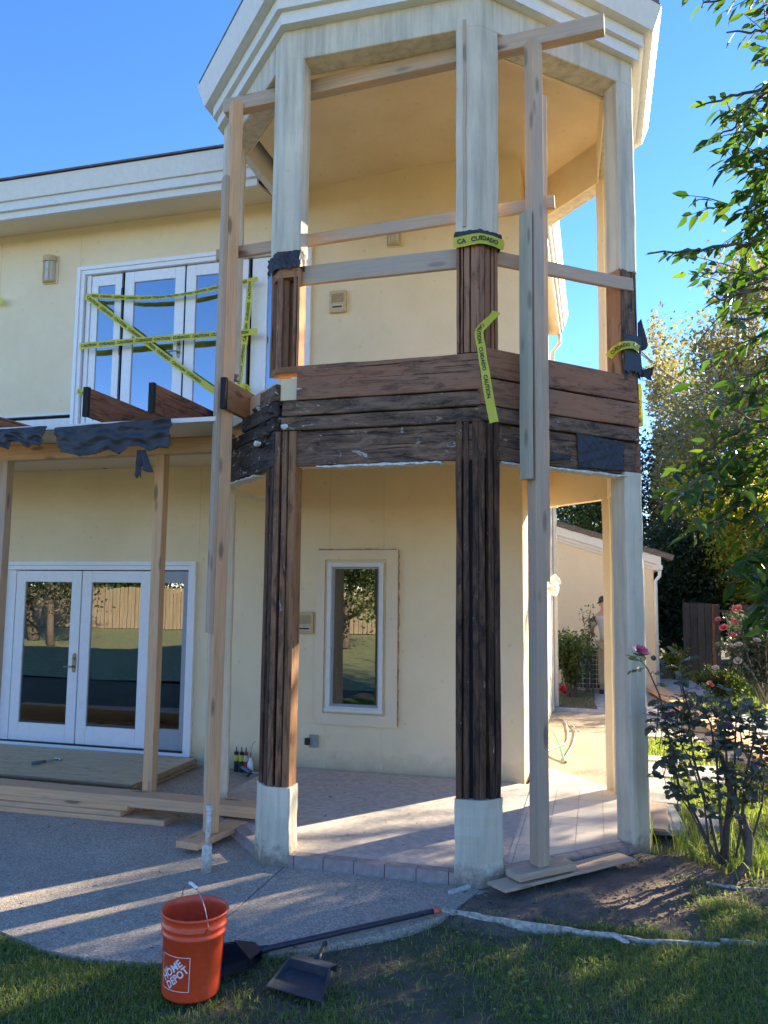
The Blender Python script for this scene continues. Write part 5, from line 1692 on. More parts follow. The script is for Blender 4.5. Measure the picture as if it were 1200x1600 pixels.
def bush(name, label, cat, c, rx, ry, rz_, n, lsize, mt, seed, stems=14, barkmt=None, tpl=LEAF4, flowers=(), group=None, hollow=.35, stem_r=.01):
    rr = random.Random(seed); c = Vector(c)
    th_ = thing(name, c, label, cat, group)
    m = MB(); tips = []
    for i in range(stems):
        a = rr.uniform(0, 6.283); q = rr.uniform(.1, 1)
        tip = c + Vector((rx * q * math.cos(a), ry * q * math.sin(a), rz_ * 2 * rr.uniform(.55, 1.0)))
        b0_ = c + Vector((rr.uniform(-.08, .08), rr.uniform(-.08, .08), 0)); mid = b0_.lerp(tip, .5) + Vector((rr.uniform(-.06, .06), rr.uniform(-.06, .06), .08))
        m.tube([b0_, mid, tip], [stem_r, stem_r * .7, stem_r * .35], 5, cap=False)
        for k in range(14): tips.append(b0_.lerp(tip, rr.uniform(hollow, 1.03)))
        for k in range(3):
            s_ = mid.lerp(tip, rr.random()); e_ = s_ + Vector((rr.uniform(-.2, .2) * rx * 2, rr.uniform(-.2, .2), rr.uniform(.02, .25)))
            m.tube([s_, e_], [stem_r * .4, stem_r * .2], 4, cap=False); tips += [s_.lerp(e_, .6), e_]
    o = m.build('canes', barkmt or M_['stem'], th_); o['kind'] = 'stuff'
    T = np.array([t_[:] for t_ in tips]); ix = RNG.integers(0, len(T), n)
    P = T[ix] + RNG.normal(size=(n, 3)) * .07 * max(rx, .5)
    o = scatter('foliage', *tpl, P, frames(n, rand_dirs(n, -.2), rand_dirs(n, 1.5)), RNG.uniform(.6, 1.3, n) * lsize, mt, th_); o['kind'] = 'stuff'
    for (p, r_, col_) in flowers: rose(th_, p, r_, col_)
    return th_


_petal = {}


def rose(parent, p, r_, col_, tilt=None):
    key = col_
    if key not in _petal:
        t = NT('petal'); oi = t.noise(t.coord(), 30, 3)
        cc = t.ramp(oi, [(.3, tuple(x * .65 for x in col_)), (.7, col_)])
        _petal[key] = t.fin(cc, .6)
    rr = random.Random(hash((round(p[0], 3), round(p[2], 3))))
    m = MB()
    for ringi, (k, rad, z, open_) in enumerate(((5, .35, .55, .25), (7, .65, .4, .7), (9, 1.0, .15, 1.15))):
        for i in range(k):
            a = 2 * math.pi * (i + rr.random() * .5) / k + ringi
            ca, sa = math.cos(a), math.sin(a)
            w_ = rad * .55
            def P_(u, v_, h): return (r_ * (u * ca - v_ * sa), r_ * (u * sa + v_ * ca), r_ * h)
            b_ = rad * .25
            m.add([P_(b_, 0, -.1), P_(rad * .7, w_, z * .6 + .1), P_(rad, w_ * .5, z + .12 + rr.uniform(-.1, .1)), P_(rad, -w_ * .5, z + .12 + rr.uniform(-.1, .1)), P_(rad * .7, -w_, z * .6 + .1)],
                  [(0, 1, 2), (0, 2, 3), (0, 3, 4)])
    Mx = Matrix.Translation(p) @ Matrix.Rotation(rr.uniform(.3, .9), 4, 'X') @ Matrix.Rotation(rr.uniform(-.5, .5), 4, 'Y')
    m.build('bloom', _petal[key], parent, Mx)


# distant trees
tree('autumn_tree', 'tall airy brown leaved autumn tree beyond the garden fence on the right', 'tree', (5.4, 27, 0), 8.6, 11, M_['syca'], M_['palebark'], 42000, .17, .45, levels=3, r0=.26, spread=.6, nlimb=11, start=.22, flt=lambda P: P[:, 0] > 2.0, lean=(-.04, 0, 1))
tree('autumn_tree', 'smaller brown autumn tree left of the tall one, beside the wing roof', 'tree', (2.9, 25.2, 0), 5.0, 12, M_['syca'], M_['palebark'], 22000, .15, .38, levels=3, r0=.16, spread=.62, nlimb=11, start=.12, flt=lambda P: P[:, 0] > 1.75)
tree('yellow_tree', 'low yellow green tree hanging over the dark fence', 'tree', (4.4, 21, 0), 3.3, 13, M_['yellow'], M_['bark'], 30000, .12, .34, levels=3, r0=.12, spread=.72, nlimb=10, start=.25)
tree('evergreen_tree', 'dark evergreen right of the wing roof corner and left of the fence', 'tree', (2.0, 22.0, 0), 2.4, 14, M_['ever'], M_['bark'], 20000, .13, .34, levels=3, r0=.14, spread=.55, nlimb=10, start=.02)
tree('evergreen_tree', 'green tree seen over the wing roof, left of the small gap of sky', 'tree', (-1.3, 27, 0), 4.6, 15, M_['mid'], M_['bark'], 12000, .14, .35, levels=3, r0=.15, spread=.62, nlimb=8, start=.3)
tree('evergreen_tree', 'darker tree seen over the wing roof, close behind the right column', 'tree', (.75, 27, 0), 4.7, 16, M_['ever'], M_['bark'], 14000, .14, .33, levels=3, r0=.15, spread=.5, nlimb=8, start=.2)
tree('evergreen_tree', 'dark evergreen filling the gap behind the garden fence at the right', 'tree', (7.4, 23.5, 0), 3.6, 17, M_['ever'], M_['bark'], 18000, .14, .38, levels=3, r0=.14, spread=.6, nlimb=10, start=.05)
# crown that shades the tower from the sun side, right of the view
tree('shade_tree', 'tall thin crowned tree far right beyond the fence', 'tree', (13.0, 19.3, 0), 8.2, 18, M_['syca'], M_['bark'], 5500, .19, .5, levels=3, r0=.26, spread=.6, nlimb=10, start=.4)
tree('shade_tree', 'broad tree standing right of the lawn, its shade over the bed', 'tree', (4.5, 6.8, 0), 2.7, 19, M_['near'], M_['bark'], 48000, .11, .30, levels=3, r0=.13, spread=.72, nlimb=11, start=.15, flt=lambda P: P[:, 0] > 2.3)

tree('shade_tree', 'second leafy shade tree behind the broad one right of the lawn', 'tree', (7.1, 11.6, 0), 4.3, 20, M_['near'], M_['bark'], 30000, .12, .30, levels=3, r0=.12, spread=.6, nlimb=9, start=.45)
# near tree with glossy hanging leaves reaching into the frame from the right
near = thing('leafy_tree', (2.35, 3.9, 0), 'glossy green tree whose branches hang into the right side of the picture', 'tree')
MB().tube([(2.35, 3.9, -.1), (2.33, 3.88, 1.2), (2.4, 3.8, 2.4), (2.3, 3.7, 3.8), (2.35, 3.6, 5.0)], [.10, .085, .07, .05, .02], 10).build('trunk', M_['bark'], near, smooth=True)
limbs = MB(); LP_ = []     # (pos, dir)
rr = random.Random(5)
def spray(tip, root, y_t, y_r, n, droop=0.0, sub=2, dens=1.0):
    a, b = at(*root, y_r), at(*tip, y_t)
    pts = []
    for i in range(13):
        s_ = i / 12
        p = a.lerp(b, s_) + Vector((rr.uniform(-.012, .012), rr.uniform(-.012, .012), rr.uniform(-.01, .01) - droop * math.sin(s_ * 3.14) * -1))
        pts.append(p)
    limbs.tube(pts, [.008 * (1 - .75 * i / 12) + .0012 for i in range(13)], 5, cap=False)
    for i in range(n):
        s_ = (i + rr.random() * .5) / n; k = min(11, int(s_ * 12)); p = pts[k].lerp(pts[k + 1], s_ * 12 - k)
        d = (pts[k + 1] - pts[k]).normalized(); sd_ = d.cross(Vector((0, 0, 1))).normalized() * (1 if i % 2 else -1)
        ld = (d * .55 + sd_ * .75 + Vector((0, 0, rr.uniform(-.8, .35)))).normalized()
        LP_.append((p, ld, rr.uniform(.04, .095)))
    for j in range(sub):
        s_ = rr.uniform(.0, .75); k = min(11, int(s_ * 12)); p = pts[k]
        d = (b - a).normalized(); e_ = p + (d * .5 + Vector((rr.uniform(-.5, .5), rr.uniform(-.8, .3), rr.uniform(-.8, .6)))).normalized() * rr.uniform(.12, .3)
        limbs.tube([p, p.lerp(e_, .5) + Vector((0, 0, .01)), e_], [.003, .0022, .0012], 4, cap=False)
        for i in range(8):
            q = p.lerp(e_, (i + 1) / 8); sd_ = (e_ - p).cross(Vector((0, 0, 1))).normalized() * (1 if i % 2 else -1)
            LP_.append((q, ((e_ - p).normalized() * .6 + sd_ * .7 + Vector((0, 0, rr.uniform(-.8, .2)))).normalized(), rr.uniform(.05, .085)))


spray((1015, 396), (1215, 375), 2.9, 3.1, 20, sub=3)
spray((1088, 165), (1240, 128), 3.2, 3.3, 15, sub=3)
spray((1092, 8), (1240, -30), 3.2, 3.3, 16, sub=3)
spray((1140, 55), (1260, 30), 3.1, 3.3, 12, sub=3)
spray((1060, -8), (1130, -60), 3.0, 3.1, 7, sub=0)
spray((1125, 265), (1260, 235), 3.2, 3.3, 12, sub=4)
spray((1180, 100), (1280, 90), 3.2, 3.3, 8, sub=3)
for tx, ty in ((1135, 190), (1150, 210), (1128, 212), (1160, 240), (1140, 300), (1155, 330), (1120, 335), (1165, 165), (1150, 275), (1165, 310), (1170, 205), (1172, 345), (1160, 360), (1180, 380)):
    spray((tx, ty), (tx + rr.uniform(70, 130), ty + rr.uniform(-60, 10)), rr.uniform(2.9, 3.4), 3.2, 10, sub=3)
for tx, ty in ((1130, 470), (1150, 455), (1140, 500), (1160, 530), (1180, 560), (1175, 445), (1105, 470)):
    spray((tx, ty), (tx + rr.uniform(80, 130), ty + rr.uniform(-70, -20)), rr.uniform(2.7, 3.2), 3.1, 9, sub=2)
for tx, ty in ((1120, 640), (1150, 600), (1165, 640), (1135, 670), (1180, 620), (1150, 690)):
    spray((tx, ty), (tx + rr.uniform(70, 120), ty + rr.uniform(-60, -20)), rr.uniform(2.8, 3.3), 3.2, 9, sub=2)
for tx, ty in ((1035, 795), (1060, 770), (1080, 735), (1050, 745), (1085, 800), (1110, 780), (1120, 740), (1075, 720), (1140, 770), (1160, 720), (1110, 825), (1165, 800), (1150, 745)):
    spray((tx, ty), (tx + rr.uniform(60, 140), ty + rr.uniform(-70, -15)), rr.uniform(2.7, 3.3), 3.1, 9, sub=2)
for tx, ty in ((1150, 880), (1175, 905), (1165, 950), (1140, 910), (1185, 860), (1190, 930), (1160, 985), (1180, 840)):
    spray((tx, ty), (tx + rr.uniform(50, 110), ty + rr.uniform(-80, -30)), rr.uniform(2.8, 3.3), 3.1, 9, sub=3)
o = limbs.build('branches', M_['twig'], near, smooth=True); o['kind'] = 'stuff'
for k, (a, b) in enumerate(((3.2, (1.35, 3.2, 3.1)), (2.6, (1.2, 3.1, 2.5)), (3.9, (1.2, 3.3, 4.0)), (2.2, (1.1, 3.1, 2.15)), (1.9, (1.2, 3.2, 1.9)), (4.4, (1.3, 3.3, 4.6)))):
    MB().tube([(2.35, 3.8, a), (1.9, 3.5, (a + b[2]) / 2 + .1), b], [.03, .02, .008], 6).build('limb', M_['bark'], near, smooth=True)
lm = [MB().add([(x, y * (1 + .1 * v_), z - .06 * v_ * x) for x, y, z in LEAF[0]], LEAF[1]).mesh('leaf', M_['near'], True) for v_ in range(3)]
def leaf_parts(parent, L, meshes, cap=290):
    L = sorted(L, key=lambda q: (q[0] - EYE).length / q[2])
    vis = [q for q in L]
    rest = []
    for i, (p, d, s_) in enumerate(vis):
        if i < cap:
            z = Vector((rr.uniform(-.6, .6), rr.uniform(-.6, .6), 1)); y = z.cross(d).normalized(); z = d.cross(y)
            Mx = Matrix(((d.x * s_, y.x * s_, z.x * s_, p.x), (d.y * s_, y.y * s_, z.y * s_, p.y), (d.z * s_, y.z * s_, z.z * s_, p.z), (0, 0, 0, 1)))
            o = bpy.data.objects.new('leaf', meshes[i % len(meshes)]); link(o, parent, Mx)
        else: rest.append((p, d, s_))
    return rest
rest = leaf_parts(near, [q for q in LP_], lm)
P = np.array([q[0][:] for q in rest]); D_ = np.array([q[1][:] for q in rest]); S2 = np.array([q[2] for q in rest])
# fuller masses of leaf towards the trunk, outside and at the edge of the frame
nP = 600
b0_ = np.array([1.55, 3.45, 3.3]); P2 = b0_ + RNG.normal(size=(nP, 3)) * np.array([.42, .4, 1.15])
P2 = P2[(P2[:, 0] > .30 * P2[:, 1]) & (P2[:, 2] > 1.3)]
P = np.vstack([P, P2]); D_ = np.vstack([D_, rand_dirs(len(P2), -.4)]); S2 = np.concatenate([S2, RNG.uniform(.05, .08, len(P2))])
o = scatter('foliage', *LEAF, P, frames(len(P), D_, rand_dirs(len(P), 1.2)), S2, M_['near'], near, smooth=True); o['kind'] = 'stuff'

# ---- roses
pk, wt, rd, mg = (.62, .14, .16), (.6, .55, .5), (.5, .02, .03), (.55, .16, .32)
fl_ = [(tuple(at(x, y, 14.2)), r_, c) for x, y, r_, c in ((1152, 952, .085, pk), (1131, 981, .075, pk), (1122, 968, .05, pk), (1147, 971, .055, pk), (1146, 993, .06, pk), (1170, 984, .07, wt), (1142, 1010, .07, wt), (1154, 1008, .07, wt), (1153, 1033, .07, wt), (1118, 1044, .06, wt), (1110, 1070, .06, pk), (1183, 1001, .06, wt))]
bush('rose_bush', 'tall rose bush with pink and white blooms before the dark fence', 'rose bush', (2.75, 14.6, 0), .75, .6, .85, 5200, .085, M_['rose'], 31, stems=26, barkmt=M_['palebark'], flowers=fl_, stem_r=.018)
bush('rose_bush', 'green rose bush with a red bloom by the side wall and air conditioner', 'rose bush', (-.42, 14.2, .04), .42, .5, .62, 3600, .075, M_['mid'], 32, stems=22, flowers=[(tuple(at(879, 1077, 13.6)), .07, rd), (tuple(at(882, 1083, 13.6)), .05, rd)], stem_r=.012)
bush('rose_bush', 'small upright rose shoots against the wing wall in front of the man', 'rose bush', (-.12, 14.9, .04), .18, .2, .75, 500, .06, M_['mid'], 33, stems=7, stem_r=.008)
bush('small_shrub', 'small yellow leaved shrub on the far path left of the dark fence', 'shrub', tuple(on(1057, 1062)), .35, .3, .28, 320, .13, M_['yellow'], 34, stems=8)
bush('small_shrub', 'low dark plants with reddish flowers below the pink rose bush', 'shrub', (2.15, 15.2, 0), .6, .4, .22, 2200, .07, M_['mid'], 35, stems=16, flowers=[(tuple(at(1108, 1068, 14.9)), .05, (.6, .2, .12))])

# front rose bush: long dark canes with leaf sprays, in the shade
fr = thing('rose_bush', (.88, 5.85, 0), 'leggy front rose bush with dusty dark leaves and magenta blooms', 'rose bush')
canes = MB(); RL = []
rr = random.Random(9)
def cane(pix, ys, z0=None, r_=.012, nl=10):
    P = [at(x, y, yy) for (x, y), yy in zip(pix, ys)]
    canes.tube(P, [r_ * (1 - .75 * i / (len(P) - 1)) for i in range(len(P))], 6, cap=False)
    for i in range(nl):
        s_ = .25 + .75 * (i + rr.random()) / nl; k = min(len(P) - 2, int(s_ * (len(P) - 1))); p = P[k].lerp(P[k + 1], min(1, s_ * (len(P) - 1) - k))
        d = Vector((rr.uniform(-1, 1), rr.uniform(-1, .6), rr.uniform(-.25, .6))).normalized(); e_ = p + d * rr.uniform(.05, .12)
        canes.tube([p, e_], [.0022, .0014], 4, cap=False)
        for q, off_ in ((1.0, 0), (.7, 1), (.7, -1), (.35, 1), (.35, -1)):
            c = p.lerp(e_, q); sd_ = d.cross(Vector((0, 0, 1))).normalized()
            ld = (d * .6 + sd_ * off_ * .9 + Vector((0, 0, rr.uniform(-.45, .1)))).normalized()
            RL.append((c, ld, rr.uniform(.042, .07)))
yb = 5.85
canes_spec = [
    ([(1120, 1345), (1095, 1290), (1060, 1225), (1045, 1150), (1030, 1085), (1012, 1045), (1000, 1030)], 13),
    ([(1125, 1350), (1110, 1280), (1085, 1190), (1075, 1120), (1060, 1060)], 11),
    ([(1130, 1350), (1125, 1270), (1120, 1190), (1110, 1130), (1085, 1080)], 12),
    ([(1135, 1355), (1140, 1260), (1135, 1180), (1130, 1120), (1145, 1075)], 12),
    ([(1168, 1335), (1150, 1260), (1148, 1200), (1150, 1130), (1160, 1095)], 12),
    ([(1170, 1335), (1160, 1270), (1165, 1210), (1180, 1150), (1185, 1110)], 11),
    ([(1120, 1345), (1080, 1270), (1060, 1240), (1050, 1225)], 6),
    ([(1125, 1340), (1150, 1250), (1130, 1180), (1100, 1150)], 8),
    ([(1170, 1330), (1190, 1260), (1195, 1200), (1185, 1170)], 7),
    ([(1110, 1340), (1100, 1250), (1075, 1180), (1045, 1130)], 9),
    ([(1150, 1340), (1165, 1240), (1190, 1180), (1215, 1150)], 8),
    ([(1085, 1140), (1068, 1080), (1060, 1045), (1067, 1022)], 6)]
for i, (px, nl) in enumerate(canes_spec):
    cane(px, [yb + .12 * math.sin(i * 1.9) * (k / len(px)) for k in range(len(px))], nl=nl, r_=.013 if i < 6 else .009)
for i in range(46):
    x = rr.uniform(1028, 1195); y = rr.uniform(1085, 1215); cane([(x + rr.uniform(-15, 15), y + 50), (x, y)], [yb + rr.uniform(-.2, .2)] * 2, r_=.004, nl=3)
MB().tube([at(1140, 1380, 5.75), at(1168, 1350, 5.8), at(1172, 1310, 5.82), at(1160, 1270, 5.85)], [.03, .028, .022, .016], 8).build('old_stump', M_['bark'], fr, smooth=True)
MB().tube([at(1128, 1350, 5.85), at(1142, 1240, 5.85), at(1132, 1195, 5.85), at(1125, 1180, 5.85)], [.024, .02, .022, .012], 8).build('old_cane', M_['stem'], fr, smooth=True)
o = canes.build('canes', M_['stem'], fr, smooth=True); o['kind'] = 'stuff'
rm = [MB().add([(x, y, z - .04 * v_ * x) for x, y, z in ROUND[0]], ROUND[1]).mesh('leaf', M_['rose'], True) for v_ in range(3)]
rest = leaf_parts(fr, RL, rm)
if rest:
    P = np.array([q[0][:] for q in rest]); D_ = np.array([q[1][:] for q in rest]); S2 = np.array([q[2] for q in rest])
    o = scatter('foliage', *ROUND, P, frames(len(P), D_, rand_dirs(len(P), 1.2)), S2, M_['rose'], fr, smooth=True); o['kind'] = 'stuff'
rose(fr, at(1000, 1019, yb), .065, mg); rose(fr, at(1051, 1120, yb), .045, (.4, .03, .15)); rose(fr, at(1138, 1135, yb), .035, mg)
lump('bud', tuple(at(1021, 1028, yb)), .018, M_['rose'], fr, seed=4)

# ---- grass
def blades(name, P, h, wd, mt, lean=.5, parent=None, seg=2):
    n = len(P); a = RNG.uniform(0, 6.283, n); h = RNG.uniform(.5, 1.2, n) * h; w_ = wd * RNG.uniform(.6, 1.3, n)
    dx, dy = np.cos(a), np.sin(a); ln = RNG.uniform(.1, 1, n) * lean * h
    px, py = -dy, dx; V = np.zeros((n, 5, 3))
    V[:, 0] = P + np.stack([px * w_, py * w_, 0 * w_], 1); V[:, 1] = P - np.stack([px * w_, py * w_, 0 * w_], 1)
    mid = P + np.stack([dx * ln * .35, dy * ln * .35, h * .6], 1)
    V[:, 2] = mid + np.stack([px * w_ * .8, py * w_ * .8, 0 * w_], 1); V[:, 3] = mid - np.stack([px * w_ * .8, py * w_ * .8, 0 * w_], 1)
    V[:, 4] = P + np.stack([dx * ln, dy * ln, h * (1 - .35 * ln / h)], 1)
    base = np.array([(0, 1, 3), (0, 3, 2), (2, 3, 4)]); F = (base[None] + (np.arange(n) * 5)[:, None, None]).reshape(-1, 3)
    o = bpy.data.objects.new(name, npmesh(name, V.reshape(-1, 3), F, mt)); link(o, parent); o['kind'] = 'stuff'
    return o


FR = np.array(front + front2[1:])
def in_patio(X, Y):
    lim = np.interp(X, FR[:, 0], FR[:, 1], left=4.0, right=5.2)
    return (Y > lim) & (X < -.62)
def patch(X, Y, s=1.0):
    return (np.sin(X * 2.3 * s + 1.3 * np.sin(Y * 1.9 * s)) + np.sin(Y * 2.9 * s + 1.7 * np.sin(X * 1.3 * s + .5)) + .7 * np.sin(X * 6.1 * s + Y * 4.3 * s)) / 2.7
N_ = 330000
X = RNG.uniform(-4.2, 2.6, N_); Y = RNG.uniform(2.2, 5.7, N_)
pt = patch(X, Y); left = np.clip((-1.5 - X) / .8, 0, 1)
dens = np.clip(.42 + .9 * pt, .06, 1) * (1 - left) + left * .95
dens *= np.where((X > -1.2) & (X < .55) & (Y > 4.74) , .03, 1) * np.where((X > -1.0) & (Y > 4.45) & (pt < .1), .4, 1)
dens *= np.where((np.abs(X + 1.6) < .35) & (np.abs(Y - 3.6) < .3), .35, 1)
k = (~in_patio(X, Y)) & (RNG.random(N_) < dens)
X, Y = X[k], Y[k]
def zt(X, Y):
    ins = (X > -.95) & (X < 1.75) & (Y > 4.35) & (Y < 6.45)
    return np.where(ins, np.maximum(dirt_z(X, Y), lawn_z(X, Y) - .012), lawn_z(X, Y) - .012)
Pg = np.stack([X, Y, zt(X, Y) - .002], 1)
blades('lawn_grass', Pg, .046, .0021, M_['grass'], lean=1.5)
n = 15000
X2 = RNG.uniform(-1.8, 2.4, n); Y2 = RNG.uniform(2.3, 5.3, n)
k = (~in_patio(X2, Y2)) & (RNG.random(n) < np.clip(.2 + .8 * patch(X2 + 3, Y2), .05, 1)) & ~((X2 < .45) & (Y2 > 4.75))
X2, Y2 = X2[k], Y2[k]; n = len(X2)
o = scatter('clover', *ROUND, np.stack([X2, Y2, zt(X2, Y2) + RNG.uniform(.01, .03, n)], 1), frames(n, rand_dirs(n) * np.array([1, 1, .3]), rand_dirs(n, 2)), RNG.uniform(.012, .028, n), M_['grass']); o['kind'] = 'stuff'
k = RNG.random(len(X)) < .06
blades('dry_clippings', Pg[k] + np.array([0, 0, .012]), .03, .0016, M_['straw'], lean=2.2)
n = 9500
X = RNG.uniform(-3.6, 2.4, n); Y = RNG.uniform(2.4, 6.3, n); k = ~in_patio(X, Y) & ((Y < 5.0) | (X > -.3)) & ~((X < .4) & (Y > 5.3))
X, Y = X[k], Y[k]; n = len(X)
z_ = zt(X, Y) + .012
Pl = np.stack([X, Y, z_], 1)
o = scatter('leaf_litter', *LEAF, Pl, frames(n, rand_dirs(n) * np.array([1, 1, .25]), rand_dirs(n, 3)), RNG.uniform(.1, 1, n) ** 2 * .035 + .010, M_['litter']); o['kind'] = 'stuff'
n = 2600                                    # crumbs of soil and chips on the dirt
X = RNG.uniform(-.9, 1.6, n); Y = RNG.uniform(4.55, 6.3, n); k = ~((X < .45) & (Y > 5.2 + (X + .7) * .9)); X, Y = X[k], Y[k]; n = len(X)
CR = ([(-1, -1, 0), (1, -.8, 0), (.9, 1, 0), (-.8, .9, 0), (.1, 0, 1.1)], [(0, 1, 4), (1, 2, 4), (2, 3, 4), (3, 0, 4)])
o = scatter('soil_crumbs', *CR, np.stack([X, Y, dirt_z(X, Y) - .001], 1), frames(n, rand_dirs(n) * np.array([1, 1, .1]), np.tile([0, 0, 1.], (n, 1)) + RNG.normal(size=(n, 3)) * .2), RNG.uniform(.003, .013, n) ** 1.0, M_['dirt']); o['kind'] = 'stuff'
n = 420                                     # blown leaves and wood bits on the paving
X = RNG.uniform(-4.5, -.3, n); Y = RNG.uniform(3.7, 7.4, n); k = in_patio(X, Y); X, Y = X[k], Y[k]; n = len(X)
zf2 = np.where((Y > 5.2) & (X > -3.2) & (Y + X * 0.98 > 3.0), .083, .004)
o = scatter('blown_bits', *LEAF, np.stack([X, Y, zf2], 1), frames(n, rand_dirs(n) * np.array([1, 1, .1]), rand_dirs(n, 5)), RNG.uniform(.2, 1, n) ** 2 * .028 + .006, M_['litter']); o['kind'] = 'stuff'
# far grass on the right and in the garden beds
N_ = 120000
X = RNG.uniform(.33, 5.5, N_); Y = RNG.uniform(6.2, 12.4, N_)
pt = patch(X, Y, .8)
onp = np.zeros(N_, bool)
for x, y, a, b in pav: onp |= (X > x - .02) & (X < x + a) & (Y > y) & (Y < y + b)
k = ~onp & (RNG.random(N_) < np.clip(.5 + pt * .6, .08, 1)) & ~((Y > 11.3) & (X > .4)) & ~((X < 1.0) & (Y < 7.0) & (RNG.random(N_) < .8))
blades('far_grass', np.stack([X[k], Y[k], -.02 + 0 * X[k]], 1), .07, .004, M_['grass'], lean=.9)
X = RNG.uniform(1.3, 6, 40000); Y = RNG.uniform(13.3, 18, 40000); k = ~((X < 2.3) & (Y > 15.3)); X, Y = X[k], Y[k]
blades('bed_grass', np.stack([X, Y, -.03 + 0 * X], 1), .12, .007, M_['grass'], lean=.8)
X = RNG.uniform(-.65, -.05, 9000); Y = RNG.uniform(13.15, 16, 9000)
blades('bed_grass', np.stack([X, Y, .04 + 0 * X], 1), .05, .004, M_['straw'], lean=1.2)
# strappy leaves round the front rose
tg = thing('strap_plant', (.9, 5.95, 0), 'clump of arching strap leaves at the foot of the front rose bush', 'plant')
m = MB()
for i in range(340):
    cx_, cy_ = random.choice(((.75, 6.05), (1.05, 6.1), (.92, 5.9), (1.2, 6.2), (.65, 6.3), (1.35, 6.0)))
    b_ = Vector((cx_ + random.gauss(0, .09), cy_ + random.gauss(0, .09), -.02)); a = random.uniform(0, 6.283); L = random.uniform(.14, .42); d = Vector((math.cos(a), math.sin(a), 0)); s_ = Vector((-d.y, d.x, 0)) * random.uniform(.004, .008)
    fa = random.uniform(.2, 1.0); pts = [b_ + d * L * fa * u ** 1.6 + Vector((0, 0, L * (u - .5 * fa * u ** 3))) for u in (0, .35, .65, .85, 1)]
    vs_ = []
    for j, p in enumerate(pts): vs_ += [p - s_ * (1 - .24 * j), p + s_ * (1 - .24 * j)]
    m.add(vs_, [(2 * j, 2 * j + 1, 2 * j + 3, 2 * j + 2) for j in range(4)])
o = m.build('strap_leaves', M_['grass'], tg); o['kind'] = 'stuff'

# ---- garden fence on the right
fn = thing('garden_fence', (4.2, 18.6, 0), 'dark weathered board fence with an opening behind the pink roses', 'fence')
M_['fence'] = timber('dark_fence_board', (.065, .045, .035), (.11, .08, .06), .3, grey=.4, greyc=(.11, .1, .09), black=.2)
x = 1.95; i = 0
while x < 9.5:
    if not (2.62 < x < 3.0):
        h = 1.66 + random.uniform(-.02, .02)
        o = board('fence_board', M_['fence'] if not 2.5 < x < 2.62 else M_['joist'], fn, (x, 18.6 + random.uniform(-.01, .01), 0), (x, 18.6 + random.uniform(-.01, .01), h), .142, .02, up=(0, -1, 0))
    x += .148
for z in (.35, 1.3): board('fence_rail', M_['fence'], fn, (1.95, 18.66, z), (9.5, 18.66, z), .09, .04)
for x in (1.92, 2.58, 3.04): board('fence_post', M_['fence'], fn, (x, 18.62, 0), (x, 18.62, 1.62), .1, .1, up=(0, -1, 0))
board('gate_header', M_['fence'], fn, (2.58, 18.6, 1.5), (3.04, 18.6, 1.5), .1, .05)
# back yard fence and trees behind the viewer, seen in the window reflections
bf = thing('yard_fence', (-3, -17, 0), 'tall sunlit board fence mirrored in the lower glass doors', 'fence')
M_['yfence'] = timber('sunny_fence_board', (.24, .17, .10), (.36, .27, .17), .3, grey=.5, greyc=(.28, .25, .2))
for i in range(200):
    x = -36 + i * .2
    h = 1.9 + random.uniform(-.03, .03)
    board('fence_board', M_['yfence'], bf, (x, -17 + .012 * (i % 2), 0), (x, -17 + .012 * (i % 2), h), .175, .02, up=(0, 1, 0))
tree('yard_tree', 'leafy tree before the yard fence, mirrored in the narrow window', 'tree', (-7.9, -9.0, 0), 3.6, 41, M_['mid'], M_['bark'], 9000, .16, .4, levels=3, r0=.16, spread=.65, nlimb=8, start=.25)
tree('yard_tree', 'brown tree behind the yard fence, mirrored in the glass', 'tree', (-12.5, -20, 0), 5.0, 42, M_['yellow'], M_['bark'], 9000, .22, .5, levels=3, r0=.2, spread=.65, nlimb=8, start=.25)
tree('yard_tree', 'dark tree left behind the viewer, mirrored in the left glass door', 'tree', (-19.5, -8.5, 0), 3.8, 43, M_['ever'], M_['bark'], 7000, .2, .45, levels=3, r0=.2, spread=.65, nlimb=8, start=.3)
tree('yard_tree', 'bare branching tree mirrored high in the narrow window', 'tree', (-10.2, -19.5, 0), 4.6, 44, M_['syca'], M_['palebark'], 5000, .2, .5, levels=3, r0=.2, spread=.6, nlimb=8, start=.3)

for i, (x, y, h, mt, lb) in enumerate(((-27, -21, 3.2, 'ever', 'dense dark tree at the left of the row behind the yard fence'), (-23, -20, 3.0, 'mid', 'round green tree second in the row behind the yard fence'), (-18.5, -20.5, 3.2, 'ever', 'dark tree behind the middle of the yard fence'), (-14.5, -20, 3.0, 'mid', 'green tree behind the right part of the yard fence'), (-7.0, -21, 3.2, 'ever', 'dark tree at the right end of the row behind the yard fence'))):
    tree('yard_tree', lb, 'tree', (x, y, 0), h, 60 + i, M_[mt], M_['bark'], 9000, .24, .5, levels=3, r0=.2, spread=.65, nlimb=9, start=.1)
tree('yard_tree', 'slim dark tree on the yard lawn, mirrored in the left glass door', 'tree', (-17.2, -6.5, 0), 3.2, 71, M_['ever'], M_['bark'], 5000, .14, .35, levels=3, r0=.13, spread=.65, nlimb=8, start=.3)
for i in range(9):
    x = 3.2 + i * 1.1
    tree('hedge_tree', 'dark shrubby tree in the hedge row behind the garden fence', 'tree', (x, 25.5 + .3 * (i % 2), 0), 2.6, 80 + i, M_['ever'], M_['bark'], 4200, .17, .36, levels=2, r0=.1, spread=.7, nlimb=14, start=.05, group='hedge trees behind the garden fence')

